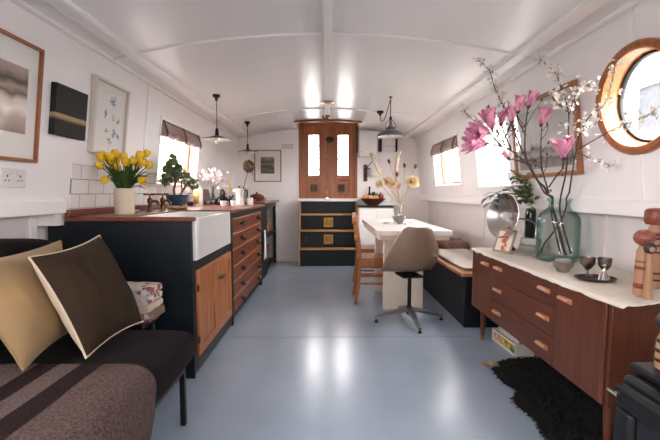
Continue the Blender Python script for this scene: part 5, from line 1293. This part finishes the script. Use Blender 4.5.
# low stool between sofa and galley
U1 = (-1.09, 1.94, 0)
t = thing('low_stool', 'small dark stool in the gap between sofa and galley', 'stool', U1)
m = MB(); m.box(-1.20, -.90, 1.85, 2.03, .41, .44); link('seat', m, blackpaint, t, at=U1, bevel=.006)
for x in (-1.17, -.93):
    for y in (1.875, 2.005):
        m = MB(); m.tube([(x, y, 0), (x, y, .41)], [.012, .016], 10); link('leg', m, blackpaint, t, at=U1)
# folded quilt at the far end
t = thing('folded_quilt', 'folded white quilt with red pattern on the stool between sofa and galley', 'quilt', (-1.035, 1.945, .442))
qm = P('patchwork_print', '#d6cdc6', .9, col2='#8a4a4a', vscale=22, bump=.2, bscale=120)
for p, ramp in ((qm, None),):
    cr = [x for x in p.node_tree.nodes if x.type == 'VALTORGB'][0].color_ramp; cr.elements[0].position = .52; cr.elements[1].position = .6
for k in range(4):
    def fold(u, v, k=k):
        a = 2 * math.pi * u; e = .35; c, s = math.cos(a), math.sin(a)
        x = math.copysign(abs(c) ** e, c); z = math.copysign(abs(s) ** e, s); y = v * 2 - 1
        w = .005 * noise.noise(Vector((x * 2, y * 3, k * 3)))
        return (x * (.158 - .005 * k) + .006 * k + w, y * (.088 - .004 * k) + w, .022 + .042 * k + z * .021 + w)
    m = MB(); m.surf(fold, 32, 16, closeu=True); n = 32; m.f.append(tuple(range(n - 1, -1, -1))); m.f.append(tuple(n * 16 + j for j in range(n))); m.mi += [0, 0]
    link('fold', m, qm if k != 1 else cream_c, t, smooth=60)
m = MB(); rnd = random.Random(4)
for k in range(46):
    y = -.11 + .22 * k / 45; m.tube([(.156, y * .8, .045), (.165, y * .8 + rnd.uniform(-.004, .004), .03), (.166, y * .8 + rnd.uniform(-.006, .006), .004)], .0016, 4)
link('fringe', m, P('brown_fringe', '#7c6653', .9), t)
# ------------------------------------------------------------------ blossom branches in the glass jar
rnd = random.Random(17)
mag_m = P('magnolia_pink', '#cc7398', .55, col2='#e6aebf', vscale=22, subsurf=.15)
mag_d = P('magnolia_deep_pink', '#a94f76', .55, col2='#cf7fa0', vscale=22, subsurf=.15)
calyx = P('brown_calyx', '#4a3a33', .7, var=.2)
blos_w = P('white_blossom_petal', '#ece5de', .6, subsurf=.1); blos_y = P('blossom_stamen', '#b9a15c', .7)
def rel(p, o): return Vector(p) - Vector(o)
JC = (1.405, 2.32, .693)
def clampjar(p):
    z = p.z + JC[2]; lim = .094 if z < .90 else .094 - (z - .90) / .09 * .056 if z < .99 else .038 if z < 1.055 else .038 + max(0, z - 1.055) * 2.5
    p = Vector((p.x, p.y, max(p.z, .012))); r = math.hypot(p.x, p.y)
    return p if r <= lim else Vector((p.x * lim / r, p.y * lim / r, p.z))
def stems(parent, d, r0, r1, loc, mat=bark):
    m = MB()
    for k, (nm, pts) in enumerate(d.items()):
        q = smoothpath([rel(p, loc) for p in pts], 5); n = len(q)
        a, b = (r0, r1) if k == 0 else (r0 * .5, r1)
        q = [clampjar(p) for p in q]
        m.tube(q, [a + (b - a) * i / (n - 1) for i in range(n)], 8)
    return link('stem', m, mat, parent)
t = thing('magnolia_branch', 'dark branching magnolia stem with big pink flowers in the glass jar', 'branch', JC)
stems(t, MAGNOLIA_STEMS, .009, .003, JC)
for i, (a, b) in enumerate(MAGNOLIA_FLOWERS):
    a, b = rel(a, JC), rel(b, JC); d = b - a; L = d.length * 1.08; d.normalize()
    M = Matrix.Translation(a) @ align(d) @ RZ(rnd.uniform(0, 60)); bud = i in (9,)
    op = (1.0, 1.05, .8, .55, .5, .62, .6, .75, 1.0, .4)[i]
    m = MB()
    for k in range(9 if not bud else 5):
        layer = k // 3; an = k * 2.094 + layer * .7
        def pet(u, v, an=an, layer=layer):
            w = (.016 if layer else .019) * math.sin(math.pi * min(1, v * .80 + .12)) ** .8 * (L / .085)
            r = (.004 + L * (.30 + .06 * layer) * op * math.sin(min(1, v * 1.05) * math.pi * .60) ** 1.1 - .003 * layer) + (L * .9 * op * max(0, v - .6) ** 1.6)
            s = (u - .5) * 2; r2 = r - .35 * w * s * s
            return (r2 * math.cos(an) - w * s * math.sin(an), r2 * math.sin(an) + w * s * math.cos(an), L * v * (1 - .06 * layer))
        m.cur = layer % 2
        m.surf(pet, 6, 9, M=M)
    fl = link('flower', m, [mag_m, mag_d], t, smooth=80)
    m = MB(); m.lathe([(0, -.012), (.007, -.008), (.011, .004), (.009, .018), (.004, .026), (0, .02)], 10, M); link('calyx', m, calyx, fl)
m = MB()
for nm, pts in MAGNOLIA_STEMS.items():
    q = smoothpath([rel(p, JC) for p in pts], 5)
    for p in q[len(q) // 3::4]:
        d = Vector((rnd.gauss(0, 1), rnd.gauss(0, 1), abs(rnd.gauss(.6, .5)))).normalized()
        e = p + d * rnd.uniform(.02, .05); m.tube([p, p.lerp(e, .6) + Vector((0, 0, .004)), e], [.002, .0018, .0012], 5); m.ball(e, (.005, .005, .009), 8, 6)
m0 = m; m = MB()
for k in range(22):
    nm = rnd.choice(['main', 'left', 'up', 'right', 'low', 'a', 'c']); q = smoothpath([rel(p, JC) for p in MAGNOLIA_STEMS[nm]], 5)
    p = q[rnd.randrange(int(len(q) * (.6 if nm == 'main' else .2)), len(q) - 1)]
    e = p + Vector((rnd.uniform(-.14, .06), rnd.uniform(-.08, .04), rnd.uniform(.02, .14)))
    mid = p.lerp(e, .5) + Vector((rnd.uniform(-.02, .02), 0, rnd.uniform(-.02, .01)))
    m.tube(smoothpath([p, mid, e], 4), [.0026 - .0016 * i / 8 for i in range(9)], 5); m.ball(e, (.005, .005, .010), 8, 6)
link('leaf_twig', m, calyx, t)
link('leaf_bud', m0, calyx, t)
def blossom_branch(name, label, data, dens, skip, seed, size=.012, leaves=0.0):
    rr = random.Random(seed)
    t = thing(name, label, 'branch', JC); stems(t, data, .006, .0016, JC)
    for k, (nm, pts) in enumerate(data.items()):
        q = smoothpath([rel(p, JC) for p in pts], 6)
        s = int(len(q) * (skip if k == 0 else .25)); q = q[s:]
        for c in range(0, len(q), 5):
            seg = q[c:c + 5]; m = MB(); tw = MB()
            for p in seg:
                for w in range(dens if rr.random() < .85 else 1):
                    o = p + Vector((rr.gauss(0, .017), rr.gauss(0, .017), rr.gauss(.004, .017)))
                    tw.tube([p, p.lerp(o, .6) + Vector((0, 0, .003)), o], .0007, 4)
                    n = Vector((rr.gauss(-.3, .6), rr.gauss(-.6, .6), rr.gauss(.2, .7))).normalized(); Mx = align(n); sz = size * rr.uniform(.75, 1.2)
                    m.cur = 0
                    for z in range(5):
                        a = z * 1.2566; m.leaf(o, Mx @ Vector((math.cos(a), math.sin(a), .3)), sz, sz * .75, -.4, up=tuple(n), seg=3)
                    m.cur = 1; m.ball(o + n * .002, sz * .16, 6, 4)
                    if rr.random() < leaves:
                        m.cur = 2; m.leaf(o, (rr.gauss(0, 1), rr.gauss(0, 1), rr.gauss(.3, .6)), .022, .009, .4, seg=3)
            if m.v: link('blossom', m, [blos_w, blos_y, pale_leaf], t); link('twig', tw, bark, t)
    return t
blossom_branch('blossom_branch', 'thin blossom branch reaching from the glass jar across the porthole', BLOSSOM_PORTHOLE, 2, .55, 1, leaves=.12)
blossom_branch('blossom_branch', 'tall grey-white blossom spray rising above the magnolia towards the ceiling', BLOSSOM_TALL, 3, .52, 2, .011, leaves=.45)
blossom_branch('blossom_branch', 'white blossom branch arching in front of the framed boat print', BLOSSOM_ARCH, 3, .5, 3, .013, leaves=.12)
# dried flowers on the table
cream_p = P('dried_cream_petal', '#e6d6b0', .8, var=.12, vscale=40); peach_p = P('dried_peach_petal', '#e0bfa0', .8, col2='#e9d9bd', vscale=30); pamp = P('pampas_plume', '#d8c6ae', .95, var=.1); pod_m = P('brown_pod', '#6f3527', .7, var=.3, vscale=40); straw = P('dried_stalk', '#b8a27c', .8)
DV = (.845, 4.455, .7562)
labs = ['pale pampas plume leaning towards the doors in the table vase', 'pale upright pampas plume at the back of the table vase', 'large cream dahlia head on the window side of the table vase', 'cream dried bloom on the door side of the vase, furthest out', 'peach dried bloom on the door side, highest of its cluster', 'peach dried bloom at the lowest front of its cluster', 'peach dried bloom in the middle of the table vase',
        'brown seed pod standing above the peach blooms', 'brown seed pod standing tallest in the middle of the vase', 'brown seed pod above the large cream dahlia', 'brown seed pod nearest the peach bloom in the middle']
for (kind, pts), lab in zip(DRIED, labs):
    P_ = [Vector(p) - Vector(DV) for p in pts]; P_[0] = Vector((P_[0].x * .3, P_[0].y * .3, P_[0].z)); P_ = [Vector((P_[0].x * .4, P_[0].y * .4, .012))] + P_
    q = smoothpath(P_, 5); h = q[-1]; d = (q[-1] - q[-3]).normalized()
    t = thing({'pampas': 'pampas_plume', 'dahlia': 'dried_dahlia', 'bloom': 'dried_bloom', 'pod': 'seed_pod'}[kind], lab, 'dried flower', DV)
    m = MB(); m.tube(q, .0028, 6); link('stem', m, straw, t)
    m = MB()
    if kind == 'pampas':
        n = 9; seg = q[-11:]
        m.tube(seg, [.006 + .011 * math.sin(math.pi * (i + 1) / (len(seg) + 1)) for i in range(len(seg))], 8)
        for p in seg:
            for k in range(34):
                dd = Vector((rnd.gauss(0, 1), rnd.gauss(0, 1), rnd.gauss(.2, .5))).normalized() * .8 + d * 1.1
                m.leaf(p, dd, rnd.uniform(.04, .065), .005, .4, seg=2)
        link('plume', m, pamp, t)
    elif kind == 'pod':
        M = Matrix.Translation(h) @ align(d)
        m.lathe([(0, -.012), (.008, -.008), (.017, .012), (.015, .034), (.006, .046), (0, .048)], 12, M)
        for k in range(60):
            a = rnd.uniform(0, 6.28); z = rnd.uniform(0, .04); m.leaf(M @ Vector((.014 * math.cos(a), .014 * math.sin(a), z)), M.to_3x3() @ Vector((math.cos(a), math.sin(a), 1.2)), .012, .005, .1, seg=2)
        link('pod', m, pod_m, t)
    else:
        r = .098 if kind == 'dahlia' else .070
        dd0 = (d + Vector((-.25, -.9, .15))).normalized(); M = Matrix.Translation(h) @ align(dd0)
        N = 95 if kind == 'dahlia' else 60
        for k in range(N):
            f = (k + .5) / N; a = k * 2.39996; tilt = 2.0 * f ** .75
            dd = M.to_3x3() @ Vector((math.sin(tilt) * math.cos(a), math.sin(tilt) * math.sin(a), math.cos(tilt)))
            m.leaf(h, dd, r * rnd.uniform(.85, 1.05) * (.75 + .25 * f), r * .36, -.35, up=tuple(dd0), seg=4, fold=.5)
        link('flower', m, cream_p if kind == 'dahlia' or lab.startswith('cream') else peach_p, t)
# ------------------------------------------------------------------ outside, light, camera
m = MB(); m.box(-60, 60, -60, 60, -.5, -.3); o = link('water', m, P('canal_water', '#7c8480', .15, var=.1, vscale=.5), smooth=0); S(o)
bt = thing('outside_building', 'pale building with rows of windows across the water, seen through the porthole', 'building', (14, 17, -.3))
m = MB(); m.box(11.5, 17, 8, 30, -.3, 8.2); link('wall', m, P('weathered_render', '#8a8682', .8, var=.1, vscale=.6), bt, at=(14, 17, -.3))
m = MB(); m.prism([(11.0, 8.2), (17.5, 8.2), (14.2, 10.4)], 7.8, 30.2, Matrix(((1, 0, 0, 0), (0, 0, 1, 0), (0, 1, 0, 0), (0, 0, 0, 1)))); link('roof', m, P('slate_roof', '#4c4b4e', .7, var=.15, vscale=1), bt, at=(14, 17, -.3))
for k in range(6):
    for q in range(3):
        y0, z0 = 9.6 + k * 3.4, .8 + q * 2.5
        m = MB(); m.box(11.42, 11.5, y0, y0 + 1.3, z0, z0 + 1.6); fr = link('window', m, P('dark_window', '#3c3e41', .8, spec=.1) if k + q == 0 else bpy.data.materials['dark_window'], bt, at=(14, 17, -.3), smooth=0)
        m = MB(); m.frame(1.4, 1.7, .08, 0, .1, basis((11.42, y0 + .65, z0 + .8), (0, -1, 0), (0, 0, 1), (-1, 0, 0))); link('window_frame', m, white_paint, fr, at=(14, 17, -.3), smooth=0)
w = bpy.data.worlds.new('World'); SC.world = w; w.use_nodes = True
nt = w.node_tree; nt.nodes.clear()
out = nt.nodes.new('ShaderNodeOutputWorld'); bg = nt.nodes.new('ShaderNodeBackground')
bg.inputs[0].default_value = lin('#fffaf9'); bg.inputs[1].default_value = 9.0
nt.links.new(bg.outputs[0], out.inputs[0])
cam = bpy.data.cameras.new('camera'); co = bpy.data.objects.new('camera', cam); COL.objects.link(co)
cam.sensor_width = 36; cam.lens = 385 / 660 * 36; cam.clip_start = .02
co.location = (0, 0, 1.08); co.rotation_euler = (R(90) - math.atan(27 / 385), 0, -math.atan(3 / 385))
SC.camera = co
vs = SC.view_settings; vs.view_transform = 'Standard'; vs.look = 'None'; vs.gamma = 1; vs.use_curve_mapping = False; vs.exposure = 1.7
SC.cycles.use_denoising = True
SC.cycles.max_bounces = 14; SC.cycles.diffuse_bounces = 8; SC.cycles.transparent_max_bounces = 24; SC.cycles.glossy_bounces = 6; SC.cycles.transmission_bounces = 12
SC.cycles.caustics_reflective = False; SC.cycles.caustics_refractive = False
SC.cycles.sample_clamp_indirect = 8
